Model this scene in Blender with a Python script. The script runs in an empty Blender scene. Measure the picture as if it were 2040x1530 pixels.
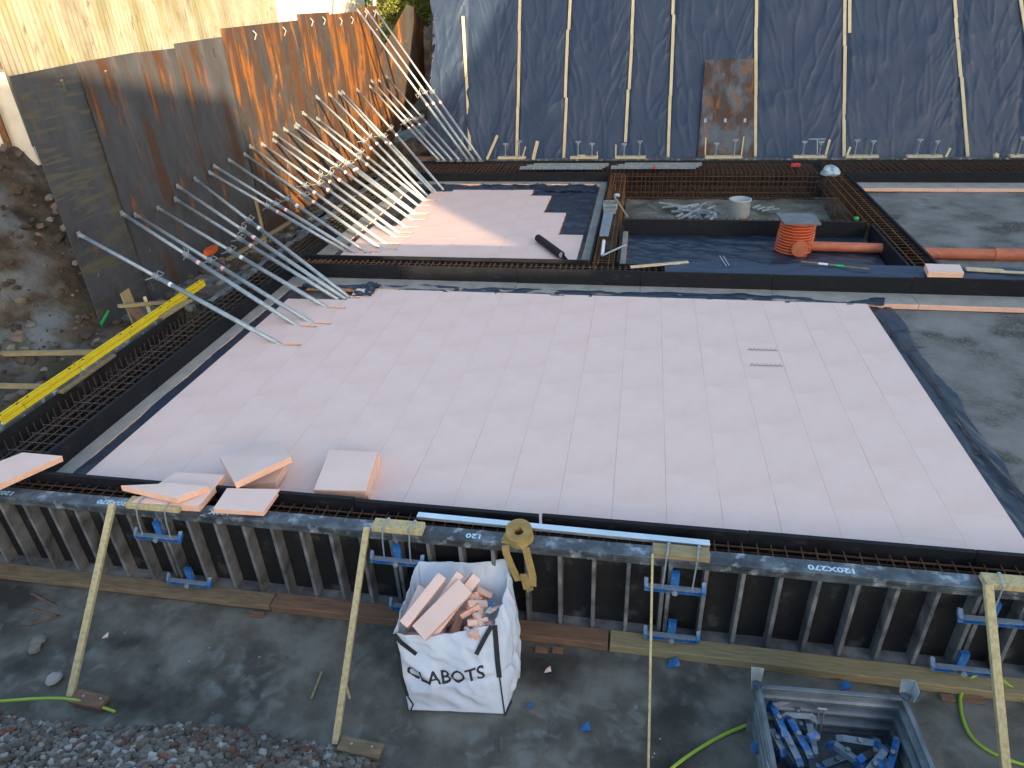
import bpy, math, random
import numpy as np
from mathutils import Vector, Matrix
random.seed(7); RNG = np.random.RandomState(5)
sc = bpy.context.scene; COL = sc.collection
R = math.radians
# ------------------------------------------------------------------ camera
CAM = np.array([1.337, -5.898, 5.116]); PITCH, YAW, ROLL, FPX = -0.5207, 0.19733, 0.04601, 1371.9
def _rot(p, w, r):
    cp, sp, cw, sw, cr, sr = math.cos(p), math.sin(p), math.cos(w), math.sin(w), math.cos(r), math.sin(r)
    return (np.array([[cw, -sw, 0], [sw, cw, 0], [0, 0, 1]]) @ np.array([[1, 0, 0], [0, cp, -sp], [0, sp, cp]])
            @ np.array([[cr, 0, sr], [0, 1, 0], [-sr, 0, cr]]))
MR = _rot(PITCH, YAW, ROLL)
cd = bpy.data.cameras.new("camera"); cam = bpy.data.objects.new("camera", cd); COL.objects.link(cam)
cam.matrix_world = Matrix([[MR[0, 0], MR[0, 2], -MR[0, 1], CAM[0]], [MR[1, 0], MR[1, 2], -MR[1, 1], CAM[1]],
                           [MR[2, 0], MR[2, 2], -MR[2, 1], CAM[2]], [0, 0, 0, 1]])
cd.sensor_width = 36; cd.lens = FPX / 2040 * 36; cd.clip_end = 2000; cd.clip_start = .05
sc.camera = cam
# ------------------------------------------------------------------ world, sun, exposure
SUN = Vector((1, -1.13, .185)).normalized()
w = bpy.data.worlds.new("World"); sc.world = w; w.use_nodes = True
nt = w.node_tree; bg = nt.nodes['Background']
sky = nt.nodes.new('ShaderNodeTexSky'); sky.sky_type = 'NISHITA'; sky.sun_disc = False
sky.sun_elevation = math.asin(SUN.z); sky.sun_rotation = math.atan2(SUN.x, SUN.y)
sky.altitude = 50; sky.air_density = .85; sky.dust_density = 1.6; sky.ozone_density = .95
nt.links.new(sky.outputs[0], bg.inputs[0]); bg.inputs[1].default_value = .15
sl = bpy.data.lights.new("sun", 'SUN'); sl.energy = 3.8; sl.angle = R(.6); sl.color = (1, .76, .45)
so = bpy.data.objects.new("sun", sl); COL.objects.link(so); so.rotation_euler = SUN.to_track_quat('Z', 'Y').to_euler()
so.location = (30, -30, 20)
sc.view_settings.view_transform = 'Standard'; sc.view_settings.look = 'None'
sc.view_settings.exposure = 2.3; sc.view_settings.gamma = 1
# ------------------------------------------------------------------ picture -> real planes (fit of the photo's camera)
def ray(x, y): return MR @ np.array([(x - 1020) / FPX, 1, -(y - 765) / FPX])
def atz(x, y, z): d = ray(x, y); return Vector(CAM + d * ((z - CAM[2]) / d[2]))
def aty(x, y, Y): d = ray(x, y); return Vector(CAM + d * ((Y - CAM[1]) / d[1]))
def atx(x, y, X): d = ray(x, y); return Vector(CAM + d * ((X - CAM[0]) / d[0]))
def atp(x, y, p0, n):
    d = ray(x, y); n = np.array(n); return Vector(CAM + d * (((np.array(p0) - CAM) @ n) / (d @ n)))
W0 = np.array([-8.75, 4.7, 0]); W1 = np.array([-8.05, 18.5, 0]); WT = (W1 - W0) / np.linalg.norm(W1 - W0); WN = np.array([WT[1], -WT[0], 0])
def atw(x, y, off=0): return atp(x, y, W0 + WN * off, WN)
SL = R(62); SP0 = np.array([0, 17.75, -.3]); SN = np.array([0, -math.sin(SL), math.cos(SL)])
def ats(x, y, off=0): return atp(x, y, SP0 + SN * off, SN)
# ------------------------------------------------------------------ object helpers
def tag(o, label=None, cat=None, group=None, kind=None):
    if label: o['label'] = label
    if cat: o['category'] = cat
    if group: o['group'] = group
    if kind: o['kind'] = kind
    return o
def empty(name, loc=(0, 0, 0), label=None, cat=None, group=None):
    o = bpy.data.objects.new(name, None); COL.objects.link(o); o.location = Vector(loc); o.empty_display_size = .1
    return tag(o, label, cat, group)
class MB:
    def __init__(s): s.v = []; s.f = []; s.m = []
    def add(s, vs, fs, m=0):
        b = len(s.v); s.v += [tuple(v) for v in vs]; s.f += [tuple(b + i for i in f) for f in fs]; s.m += [m] * len(fs); return s
    def box(s, c, d, rot=None, m=0, ch=0):
        x, y, z = d[0] / 2, d[1] / 2, d[2] / 2
        if ch:
            vs = []
            for sx in (-1, 1):
                for sy in (-1, 1):
                    for sz in (-1, 1):
                        vs += [Vector((sx * (x - ch), sy * (y - ch), sz * z)), Vector((sx * (x - ch), sy * y, sz * (z - ch))), Vector((sx * x, sy * (y - ch), sz * (z - ch)))]
            def I(a, b, c_, k): return ((a > 0) * 4 + (b > 0) * 2 + (c_ > 0)) * 3 + k
            fs = []
            for q in (-1, 1):
                o4 = [(-1, -1), (1, -1), (1, 1), (-1, 1)]
                if q < 0: o4 = o4[::-1]
                fs.append([I(a, b, q, 0) for a, b in o4]); fs.append([I(b, q, a, 1) for a, b in o4]); fs.append([I(q, a, b, 2) for a, b in o4])
            for a in (-1, 1):
                for b in (-1, 1):
                    for (k1, k2, f_) in ((0, 1, lambda t: (t, a, b)), (0, 2, lambda t: (a, t, b)), (1, 2, lambda t: (a, b, t))):
                        fs.append([I(*f_(-1), k1), I(*f_(1), k1), I(*f_(1), k2), I(*f_(-1), k2)])
            for a in (-1, 1):
                for b in (-1, 1):
                    for c_ in (-1, 1): fs.append([I(a, b, c_, 0), I(a, b, c_, 1), I(a, b, c_, 2)])
        else:
            vs = [Vector((sx * x, sy * y, sz * z)) for sx in (-1, 1) for sy in (-1, 1) for sz in (-1, 1)]
            fs = [(0, 1, 3, 2), (4, 6, 7, 5), (0, 4, 5, 1), (2, 3, 7, 6), (0, 2, 6, 4), (1, 5, 7, 3)]
        c = Vector(c)
        if rot is not None: vs = [rot @ v for v in vs]
        s.add([v + c for v in vs], fs, m); return s
    def span(s, a, b, m=0, ch=0):
        a = Vector(a); b = Vector(b); return s.box((a + b) / 2, [abs(q) for q in (b - a)], None, m, ch)
    def beam(s, a, b, w_, h, up=(0, 0, 1), m=0, ch=0):
        a = Vector(a); b = Vector(b); d = b - a; L = d.length; d.normalize(); u = Vector(up)
        x = d.cross(u)
        if x.length < 1e-4: x = d.cross(Vector((1, 0, 0)))
        x.normalize(); u = x.cross(d)
        rot = Matrix((d, x, u)).transposed()
        return s.box((a + b) / 2, (L, w_, h), rot, m, ch)
    def tube(s, pts, r, n=8, caps=True, m=0, closed=False):
        pts = [Vector(p) for p in pts]; N = len(pts); rs = r if isinstance(r, (list, tuple)) else [r] * N
        rings = []; prev = None
        for i, p in enumerate(pts):
            if closed: t = pts[(i + 1) % N] - pts[i - 1]
            else: t = pts[min(i + 1, N - 1)] - pts[max(i - 1, 0)]
            t.normalize()
            if prev is None:
                a = t.orthogonal().normalized()
            else:
                a = prev - t * prev.dot(t)
                a = a.normalized() if a.length > 1e-6 else t.orthogonal().normalized()
            prev = a; b = t.cross(a)
            rings.append([p + (a * math.cos(2 * math.pi * k / n) + b * math.sin(2 * math.pi * k / n)) * rs[i] for k in range(n)])
        vs = [v for rg in rings for v in rg]; fs = []
        for i in range(N if closed else N - 1):
            j = (i + 1) % N
            for k in range(n): fs.append((i * n + k, i * n + (k + 1) % n, j * n + (k + 1) % n, j * n + k))
        if caps and not closed: fs += [tuple(range(n))[::-1], tuple((N - 1) * n + k for k in range(n))]
        s.add(vs, fs, m); return s
    def prism(s, poly, off, m=0):
        p = [Vector(q) for q in poly]; off = Vector(off); n = len(p)
        s.add(p + [q + off for q in p], [tuple(range(n))[::-1], tuple(range(n, 2 * n))] + [(i, (i + 1) % n, n + (i + 1) % n, n + i) for i in range(n)], m); return s
    def build(s, name, mats, parent=None, smooth=False, loc=None):
        me = bpy.data.meshes.new(name); me.from_pydata(s.v, [], s.f)
        if not isinstance(mats, (list, tuple)): mats = [mats]
        for q in mats: me.materials.append(q)
        if len(mats) > 1: me.polygons.foreach_set('material_index', s.m)
        import bmesh
        bm = bmesh.new(); bm.from_mesh(me); bmesh.ops.recalc_face_normals(bm, faces=bm.faces[:]); bm.to_mesh(me); bm.free()
        if smooth: me.polygons.foreach_set('use_smooth', [True] * len(me.polygons))
        o = bpy.data.objects.new(name, me); COL.objects.link(o)
        if parent: o.parent = parent
        if loc is not None: o.location = loc
        return o
def link(name, me, parent=None, loc=None):
    o = bpy.data.objects.new(name, me); COL.objects.link(o)
    if parent: o.parent = parent
    if loc is not None: o.location = loc
    return o
def gridmesh(name, P, mat, parent=None, smooth=True, closed=False):
    n, m = P.shape[:2]; idx = np.arange(n * m).reshape(n, m)
    f = np.stack([idx[:-1, :-1], idx[1:, :-1], idx[1:, 1:], idx[:-1, 1:]], -1).reshape(-1, 4)
    me = bpy.data.meshes.new(name); me.from_pydata(P.reshape(-1, 3).tolist(), [], f.tolist()); me.materials.append(mat)
    if smooth: me.polygons.foreach_set('use_smooth', [True] * len(me.polygons))
    return link(name, me, parent)
_LAT = RNG.rand(256, 256)
def vn(x, y, s=0):
    x = np.asarray(x, float) + s * 17.3; y = np.asarray(y, float) + s * 9.7
    xi = np.floor(x).astype(int); yi = np.floor(y).astype(int); fx = x - xi; fy = y - yi
    fx = fx * fx * (3 - 2 * fx); fy = fy * fy * (3 - 2 * fy)
    g = lambda a, b: _LAT[a % 256, b % 256]
    return (g(xi, yi) * (1 - fx) + g(xi + 1, yi) * fx) * (1 - fy) + (g(xi, yi + 1) * (1 - fx) + g(xi + 1, yi + 1) * fx) * fy - .5
def fbm(x, y, s=0, o=4):
    r = 0; a = 1
    for k in range(o): r = r + a * vn(x * 2 ** k, y * 2 ** k, s + k); a *= .5
    return r
ORD = ['first', 'second', 'third', 'fourth', 'fifth', 'sixth', 'seventh', 'eighth', 'ninth', 'tenth', 'eleventh', 'twelfth', 'thirteenth', 'fourteenth',
       'fifteenth', 'sixteenth', 'seventeenth', 'eighteenth', 'nineteenth', 'twentieth', 'twenty-first', 'twenty-second', 'twenty-third', 'twenty-fourth', 'twenty-fifth']
# ------------------------------------------------------------------ materials
def mat(name, cols, scale=4, rough=.7, bump=0, bscale=None, metal=0, stretch=(1, 1, 1), detail=6, pos=None, spec=.5, rvar=0, speck=None, rot=(0, 0, 0), dist=0, sss=0):
    m = bpy.data.materials.new(name); m.use_nodes = True; n = m.node_tree; N = n.nodes; L = n.links; b = N['Principled BSDF']
    b.inputs['Roughness'].default_value = rough; b.inputs['Metallic'].default_value = metal; b.inputs['Specular IOR Level'].default_value = spec
    tc = N.new('ShaderNodeTexCoord'); mp = N.new('ShaderNodeMapping'); mp.inputs['Scale'].default_value = stretch; mp.inputs['Rotation'].default_value = rot
    L.new(tc.outputs['Object'], mp.inputs[0])
    if len(cols) == 1: b.inputs['Base Color'].default_value = (*cols[0], 1)
    else:
        t = N.new('ShaderNodeTexNoise'); t.inputs['Scale'].default_value = scale; t.inputs['Detail'].default_value = detail; t.inputs['Distortion'].default_value = dist
        t.inputs['Roughness'].default_value = .6
        L.new(mp.outputs[0], t.inputs[0]); cr = N.new('ShaderNodeValToRGB'); e = cr.color_ramp.elements
        ps = pos or [(.3 + .4 * i / (len(cols) - 1)) for i in range(len(cols))]
        while len(e) < len(cols): e.new(.5)
        for i, c in enumerate(cols): e[i].position = ps[i]; e[i].color = (*c, 1)
        L.new(t.outputs['Fac'], cr.inputs[0]); out = cr.outputs[0]
        if speck:
            t2 = N.new('ShaderNodeTexNoise'); t2.inputs['Scale'].default_value = speck[0]; t2.inputs['Detail'].default_value = 3
            L.new(tc.outputs['Object'], t2.inputs[0]); r2 = N.new('ShaderNodeValToRGB')
            r2.color_ramp.elements[0].position = speck[1]; r2.color_ramp.elements[1].position = speck[1] + .06
            mx = N.new('ShaderNodeMix'); mx.data_type = 'RGBA'; L.new(t2.outputs['Fac'], r2.inputs[0]); L.new(r2.outputs[0], mx.inputs[0])
            L.new(out, mx.inputs[6]); mx.inputs[7].default_value = (*speck[2], 1); out = mx.outputs[2]
        L.new(out, b.inputs['Base Color'])
        if rvar:
            mr = N.new('ShaderNodeMapRange'); mr.inputs[1].default_value = .3; mr.inputs[2].default_value = .7
            mr.inputs[3].default_value = rough - rvar; mr.inputs[4].default_value = rough + rvar; L.new(t.outputs['Fac'], mr.inputs[0]); L.new(mr.outputs[0], b.inputs['Roughness'])
    if bump:
        t3 = N.new('ShaderNodeTexNoise'); t3.inputs['Scale'].default_value = bscale or scale * 6; t3.inputs['Detail'].default_value = 5
        L.new(mp.outputs[0], t3.inputs[0]); bp = N.new('ShaderNodeBump'); bp.inputs['Strength'].default_value = min(1, bump); bp.inputs['Distance'].default_value = .02
        L.new(t3.outputs['Fac'], bp.inputs['Height']); L.new(bp.outputs[0], b.inputs['Normal'])
    return m
def mix2(m, col, scale, lo, hi, stretch=(1, 1, 1), rot=(0, 0, 0), detail=5, dist=0):
    """lays a second noise-masked colour over a material"""
    n = m.node_tree; N = n.nodes; L = n.links; b = N['Principled BSDF']; src = b.inputs['Base Color'].links[0].from_socket
    tc = N.new('ShaderNodeTexCoord'); mp = N.new('ShaderNodeMapping'); mp.inputs['Scale'].default_value = stretch; mp.inputs['Rotation'].default_value = rot; mp.inputs['Location'].default_value = (3.1, 1.7, 5.3)
    L.new(tc.outputs['Object'], mp.inputs[0]); t = N.new('ShaderNodeTexNoise'); t.inputs['Scale'].default_value = scale; t.inputs['Detail'].default_value = detail; t.inputs['Distortion'].default_value = dist
    L.new(mp.outputs[0], t.inputs[0]); mr = N.new('ShaderNodeMapRange'); mr.inputs[1].default_value = lo; mr.inputs[2].default_value = hi
    L.new(t.outputs['Fac'], mr.inputs[0]); mx = N.new('ShaderNodeMix'); mx.data_type = 'RGBA'; L.new(mr.outputs[0], mx.inputs[0]); L.new(src, mx.inputs[6]); mx.inputs[7].default_value = (*col, 1)
    L.new(mx.outputs[2], b.inputs['Base Color']); return m
M = {}
M['pink'] = mat('pink_foam_skin', [(.75, .53, .45), (.83, .615, .54)], 1.3, .55, .05, 90, spec=.35)
M['peach'] = mat('peach_foam_cut', [(.80, .43, .29), (.86, .52, .38)], 9, .85, .2, 120)
M['black'] = mat('black_shutter_board', [(.004, .0045, .007), (.009, .010, .014)], 3, .65, .1, 40, rvar=.1, spec=.28)
mix2(M['black'], (.05, .048, .043), 5, .62, .85, (1, 1, 3))
M['foot'] = mat('grey_shutter_foot', [(.24, .22, .19), (.36, .335, .30)], 3, .9, .2, 60)
M['film'] = mat('black_membrane_sheet', [(.018, .031, .062), (.028, .044, .08)], 2.5, .46, .05, 22, spec=.5, stretch=(1, 1, .35), rvar=.05)
M['film2'] = mat('black_membrane_floor', [(.014, .021, .038), (.026, .034, .052)], 3, .36, .2, 12, spec=.5, rvar=.05)
M['sand'] = mat('damp_grey_sand', [(.095, .09, .08), (.165, .158, .143), (.23, .222, .205)], 1.1, .95, .8, 45, pos=[.35, .5, .68], detail=8)
M['conc'] = mat('concrete_blinding', [(.052, .047, .037), (.105, .096, .078), (.20, .19, .165)], 1.4, .8, .35, 30, pos=[.36, .5, .68], detail=9, rvar=.15)
mix2(M['conc'], (.17, .17, .155), 5, .52, .72, detail=9, dist=.5); mix2(M['conc'], (.034, .029, .022), 1.1, .52, .66, detail=7)
mix2(M['sand'], (.065, .058, .047), .8, .56, .64, detail=6); mix2(M['sand'], (.21, .205, .19), 22, .52, .75, detail=5)
M['soil'] = mat('brown_rubble_soil', [(.014, .012, .008), (.045, .032, .021), (.085, .068, .05), (.15, .145, .13)], 1.7, .95, 1, 14, pos=[.3, .45, .58, .72], detail=10)
M['gravelbed'] = mat('grey_gravel_fill', [(.05, .05, .05), (.15, .155, .16), (.3, .31, .32)], 6, .95, 1, 30, detail=10)
M['pitbed'] = mat('muddy_pit_floor', [(.05, .043, .028), (.13, .12, .09), (.22, .215, .17)], 1.6, .9, .6, 25, detail=9)
M['rebar'] = mat('rusty_rebar', [(.045, .022, .012), (.12, .055, .026)], 8, .85)
M['rebar2'] = mat('bright_rusty_rebar', [(.10, .045, .018), (.22, .10, .034)], 8, .85)
M['rebar3'] = mat('dark_rebar', [(.04, .032, .028), (.085, .06, .045)], 8, .8)
M['galv'] = mat('galvanised_steel', [(.26, .30, .335), (.38, .43, .47)], 7, .4, metal=.35, spec=.5)
M['galv2'] = mat('dull_galvanised_steel', [(.22, .25, .27), (.36, .39, .41)], 7, .5, metal=.5)
M['wood'] = mat('pale_softwood', [(.33, .26, .12), (.48, .385, .20), (.55, .46, .27)], 5, .75, .15, 40, stretch=(6, 6, 1))
M['woodd'] = mat('weathered_timber', [(.13, .09, .05), (.26, .19, .11)], 4, .85, .3, 30, stretch=(1, 8, 8))
M['woodr'] = mat('reddish_timber', [(.13, .07, .042), (.23, .13, .08)], 4, .85, .2, 30, stretch=(1, 8, 8))
M['wooddp'] = mat('sawn_plank', [(.22, .17, .085), (.34, .27, .145)], 4, .8, .2, 30, stretch=(1, 9, 9))
M['wallwood'] = mat('batten_wood', [(.46, .37, .22), (.62, .52, .34)], 3, .8, .15, 40, stretch=(5, 1, 1))
M['fw'] = mat('formwork_steel', [(.035, .04, .046), (.08, .092, .105), (.2, .235, .27)], 4.5, .5, .3, 30, metal=.35, pos=[.3, .5, .75], detail=8)
mix2(M['fw'], (.4, .45, .48), 9, .56, .74, (1, 1, 1), detail=8)
M['fwrib'] = mat('formwork_rib_steel', [(.07, .072, .075), (.15, .155, .16), (.27, .27, .27)], 3, .6, .3, 30, metal=.15, pos=[.35, .5, .72], detail=4, dist=.6)
M['fwskin'] = mat('formwork_plywood', [(.004, .004, .005), (.008, .008, .009), (.07, .068, .064)], 3, .75, .4, 20, pos=[.4, .58, .74])
M['blue'] = mat('blue_clamp_paint', [(.012, .09, .27), (.02, .14, .40), (.2, .23, .26)], 9, .5, .1, 30, pos=[.35, .52, .6])
M['bluegrey'] = mat('worn_clamp_steel', [(.16, .20, .25), (.3, .35, .4), (.03, .14, .4)], 6, .5, .2, 30, metal=.3, pos=[.3, .62, .72])
M['box'] = mat('stillage_steel', [(.06, .078, .09), (.13, .15, .165), (.20, .22, .23)], 3, .5, .2, 25, metal=.35)
mix2(M['box'], (.02, .09, .22), 4, .62, .7)
M['bag'] = mat('woven_bag_fabric', [(.54, .58, .64), (.65, .69, .75)], 3, .5, .35, 7, spec=.3)
M['bagin'] = M['bag']
M['strap'] = mat('black_webbing', [(.012, .013, .016), (.03, .03, .034)], 20, .8)
M['ochre'] = mat('ochre_webbing', [(.25, .165, .05), (.42, .29, .11)], 9, .8, .3, 60)
M['alu'] = mat('bright_aluminium', [(.55, .62, .68), (.72, .78, .82)], 4, .3, metal=.6)
M['yellow'] = mat('yellow_plastic', [(.60, .45, .012), (.72, .56, .02)], 4, .5, .1, 20)
M['orange'] = mat('terracotta_plastic', [(.42, .10, .045), (.55, .16, .075)], 5, .55, .1, 30)
mix2(M['orange'], (.5, .38, .3), 4, .6, .85)
M['orangeb'] = mat('bright_orange_plastic', [(.46, .075, .02), (.56, .11, .03)], 5, .4)
M['slate'] = mat('slate_board', [(.10, .11, .12), (.2, .21, .22)], 4, .7, .3, 20)
M['pvc'] = mat('grey_plastic', [(.28, .30, .30), (.4, .42, .42)], 5, .55)
M['white'] = mat('white_plastic', [(.65, .68, .70), (.8, .82, .84)], 6, .5)
M['bagp'] = mat('clear_plastic_film', [(.22, .29, .33), (.5, .58, .62)], 8, .3, .6, 18)
M['green'] = mat('lime_hose', [(.25, .38, .03), (.36, .50, .06)], 4, .4)
M['greenpaint'] = mat('green_spray_paint', [(.0, .35, .06), (.02, .5, .1)], 9, .6)
M['red'] = mat('red_plastic', [(.5, .02, .02), (.6, .05, .04)], 6, .5)
M['pinkst'] = mat('pink_sticker', [(.75, .35, .38), (.85, .6, .6)], 12, .5)
M['ink'] = mat('black_ink', [(.015, .015, .018), (.03, .03, .035)], 12, .7)
M['paint'] = mat('pale_blue_paint', [(.35, .55, .72), (.6, .75, .85)], 25, .6)
M['dark'] = mat('dark_steel', [(.02, .02, .022), (.05, .05, .052)], 6, .6)
M['leaf'] = mat('shrub_leaves', [(.05, .07, .012), (.11, .13, .02), (.2, .19, .03)], 5, .7)
M['stoneg'] = mat('grey_stones', [(.10, .09, .078), (.25, .225, .195)], 1.5, .85, .3, 30)
M['stoner'] = mat('brick_red_stones', [(.12, .04, .025), (.2, .085, .05)], 3, .85, .3, 30)
M['stonew'] = mat('pale_stones', [(.22, .21, .19), (.42, .40, .37)], 3, .8, .3, 30)
M['stoneb'] = mat('brown_stones', [(.08, .062, .048), (.18, .14, .11)], 3, .85, .3, 30)
M['soilst'] = mat('soil_clods', [(.03, .024, .017), (.08, .06, .042)], 3, .95, .4, 30)
def rustmat(name, rustiness, base=((.035, .038, .046), (.075, .078, .09)), rcol=(.20, .074, .014), dcol=(.062, .029, .015)):
    m = mat(name, list(base), 2, .6, .35, 12, metal=.25, stretch=(1, 1, .35), detail=8)
    mix2(m, dcol, 2.2, .62 - rustiness * .35, .72 - rustiness * .3, (1, 1, .18), detail=8)
    mix2(m, rcol, 2.6, .68 - rustiness * .27, .76 - rustiness * .22, (1.3, 1.3, .24), detail=10, dist=.9)
    mix2(m, (.05, .045, .045), 5, .52, .72, (1, 1, .7), detail=10, dist=.3)
    mix2(m, (.42, .34, .24), 7, .68, .82, (1, 1, .4), detail=8)
    return m
M['rustA'] = rustmat('dark_mill_steel', .08, dcol=(.07, .055, .04)); mix2(M['rustA'], (.085, .08, .055), 2.2, .53, .62, (.35, .35, 2.6), rot=(.35, 0, 0), dist=1.6)
M['rustB'] = rustmat('rust_streaked_steel', .26)
M['rustC'] = rustmat('brown_rusted_steel', .52, base=((.022, .022, .026), (.05, .048, .05)))
M['rustD'] = rustmat('orange_rusted_steel', .72, base=((.022, .022, .026), (.05, .048, .05)))
M['rustE'] = rustmat('grey_rusted_steel', .5, base=((.06, .07, .085), (.12, .13, .14)))
M['clad'] = mat('lichened_fibre_cement', [(.085, .08, .065), (.155, .148, .125), (.21, .20, .17)], 1.4, .9, .3, 30, stretch=(1, 1, .4), detail=8)
mix2(M['clad'], (.10, .10, .045), 1.3, .50, .70, (1, 1, .3), detail=10); mix2(M['clad'], (.07, .06, .05), 14, .58, .72, (1, 1, .2), detail=6)
mix2(M['soil'], (.12, .13, .135), .9, .5, .62, detail=7); mix2(M['soil'], (.035, .045, .018), 1.3, .58, .7, detail=8)
M['render'] = mat('pale_wall_render', [(.6, .55, .46), (.72, .66, .56)], 3, .9, .2, 20)
M['brick'] = mat('shed_wall', [(.2, .12, .09), (.3, .2, .15)], 3, .9, .3, 20)

# ------------------------------------------------------------------ setting: ground, terrain, beds
def box_struct(name, a, b, m):
    return tag(MB().span(a, b).build(name, m), kind='structure')
# one ground sheet; outside the pit it runs to the horizon
g = MB(); S = 400
g.add([(-S, -S, -1.0), (S, -S, -1.0), (S, S, -1.0), (-S, S, -1.0)], [(0, 1, 2, 3)])
tag(g.build('ground', M['conc']), kind='structure')
def relief(name, x0, x1, y0, y1, nx, ny, fz, m, kind='structure', smooth=True):
    X, Y = np.meshgrid(np.linspace(x0, x1, nx), np.linspace(y0, y1, ny), indexing='ij')
    return tag(gridmesh(name, np.stack([X, Y, fz(X, Y)], -1), m, smooth=smooth), kind=kind)
# sand beds in the compartments
relief('sand_bed_main', -6.0, 13.5, -.26, 6.92, 200, 90, lambda x, y: -.135 + .02 * fbm(x * 1.1, y * 1.1, 1) + .006 * fbm(x * 9, y * 9, 2), M['sand'])
relief('sand_bed_back_left', -6.0, .4, 7.6, 15.2, 40, 50, lambda x, y: -.14 + .02 * fbm(x, y, 3), M['sand'])
relief('sand_bed_middle', .9, 6.4, 7.66, 10.42, 40, 30, lambda x, y: -.15 + .02 * fbm(x, y, 3), M['sand'])
relief('sand_bed_right', 7.02, 16, 7.62, 15.2, 160, 120, lambda x, y: -.135 + .035 * fbm(x * .9, y * .9, 4) + .008 * fbm(x * 8, y * 8, 5), M['sand'])
relief('pit_floor', .9, 6.45, 10.5, 15.5, 90, 70, lambda x, y: -.66 + .06 * fbm(x * 1.5, y * 1.5, 6) + .05 * np.clip((y - 14.2), 0, 1), M['pitbed'])
# left fill between the steel plates and the beam, rising into the bank beyond the first plate
def leftz(x, y):
    edge = -8.75 + .0507 * (y - 4.7)
    near = np.clip((5.2 - y) / 2.2, 0, 1)
    z = -.32 + .28 * np.clip((x + 8.1) / 1.3, 0, 1) * np.clip((y - 6.0) / 1.5, 0, 1)
    z = z + .22 * np.clip((y - 10) / 6, 0, 1) * np.clip((x + 8.1) / 1.1, 0, 1) * .5
    z = z * (1 - near) + (-.42) * near
    out = np.clip((edge - .15 - x) / 1.0, 0, 6)
    rise = np.where(out > 0, .55 * out ** 1.15, 0) * np.clip((y - 1.8 + .35 * out) / 2.5, 0, 1.4)
    return z + np.minimum(rise, 2.9) + .16 * fbm(x * 1.3, y * 1.3, 7, 5) + .05 * fbm(x * 6, y * 6, 8, 3)
relief('left_bank', -16, -7.28, -3.5, 17.9, 190, 260, leftz, M['soil'])
relief('gravel_fill', -7.3, -6.75, 5.3, 17.2, 14, 180, lambda x, y: .05 + .1 * fbm(x * 2, y * 2, 9) - .2 * np.clip((x + 6.9) / -.4, 0, 1), M['gravelbed'])
relief('back_trench', -7.5, 16, 17.2, 18.2, 120, 10, lambda x, y: -.2 + .12 * fbm(x * 1.5, y * 1.5, 11), M['soil'])
# camera-side bank of gravel
def bankz(x, y):
    edge = -2.42 - .12 * np.sin(x * 1.3 + 1) + .05 * vn(x * 3, y * 0, 3)
    return -1.06 + .75 * np.clip(edge - y, 0, 2.2) ** .9 * np.clip((3.2 - x) / 4, .25, 1) + .04 * fbm(x * 5, y * 5, 12) * (y < edge)
relief('gravel_bank', -9, 6, -4.6, -2.1, 260, 60, bankz, M['soil'])

# ------------------------------------------------------------------ unseen casters added behind the camera, outlined to let the sun through one gap
def shade_pt(Yp, Zp, D=32):
    l = Vector((1.13, 1, 0)) / 1.509; h = Vector((1, -1.13, 0)) / 1.509
    p = l * (Yp / 1.509) + h * D; p.z = Zp + .1226 * (D + .749 * Yp); return p
def shed(name, prof, depth, lab):  # wall and roof here only form an added, unseen shade caster
    pts = [shade_pt(a, b) for a, b in prof]; base = Vector((pts[0].x, pts[0].y, -1))
    e = empty(name, base, lab, 'building'); h = Vector((1, -1.13, 0)) / 1.509
    loc = [p - base for p in pts]
    poly = [(loc[0].x, loc[0].y, 0)] + loc + [(loc[-1].x, loc[-1].y, 0)]
    MB().prism(poly, h * depth).build('wall', M['brick'], e)
    r = MB()
    for a, b in zip(loc[:-1], loc[1:]):
        if (b - a).xy.length > .5:
            u = Vector((0, 0, 1)); r.prism([a + u * .01 - h * .04, b + u * .01 - h * .04, b + u * .06 - h * .04, a + u * .06 - h * .04], h * (depth + .08))
    r.build('roof', M['slate'], e)
shed('shade_caster', [(-30, 5.2), (-22, 9.2), (-3.9, 5.7), (-1.9, 5.2), (.75, 4.65), (1.0, 4.0), (1.4, 3.2), (2.2, 2.4), (2.9, 1.3), (3.3, .70), (5.5, .42), (7.5, .16)], 9, 'long unseen shade caster behind the camera, outlined to the shadow edge')
shed('shade_caster', [(7.4, 0), (7.6, .8), (8.4, 1.9), (10.0, 2.35), (12.5, 3.0), (14.2, 3.9), (17, 6.0), (30, 9.5), (46, 6)], 8, 'second unseen shade caster, bounding the far side of the sunlit gap')

# ------------------------------------------------------------------ text pressed into real meshes
def text_mesh(s, size, ext=.001):
    cu = bpy.data.curves.new('lettering', 'FONT'); cu.body = s; cu.size = size; cu.extrude = ext; cu.align_x = 'CENTER'; cu.align_y = 'CENTER'; cu.resolution_u = 3; cu.offset = .0022 if s.startswith('120') else .018
    o = bpy.data.objects.new('lettering', cu); COL.objects.link(o); bpy.context.view_layer.update()
    me = bpy.data.meshes.new_from_object(o); bpy.data.objects.remove(o); return me
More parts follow.
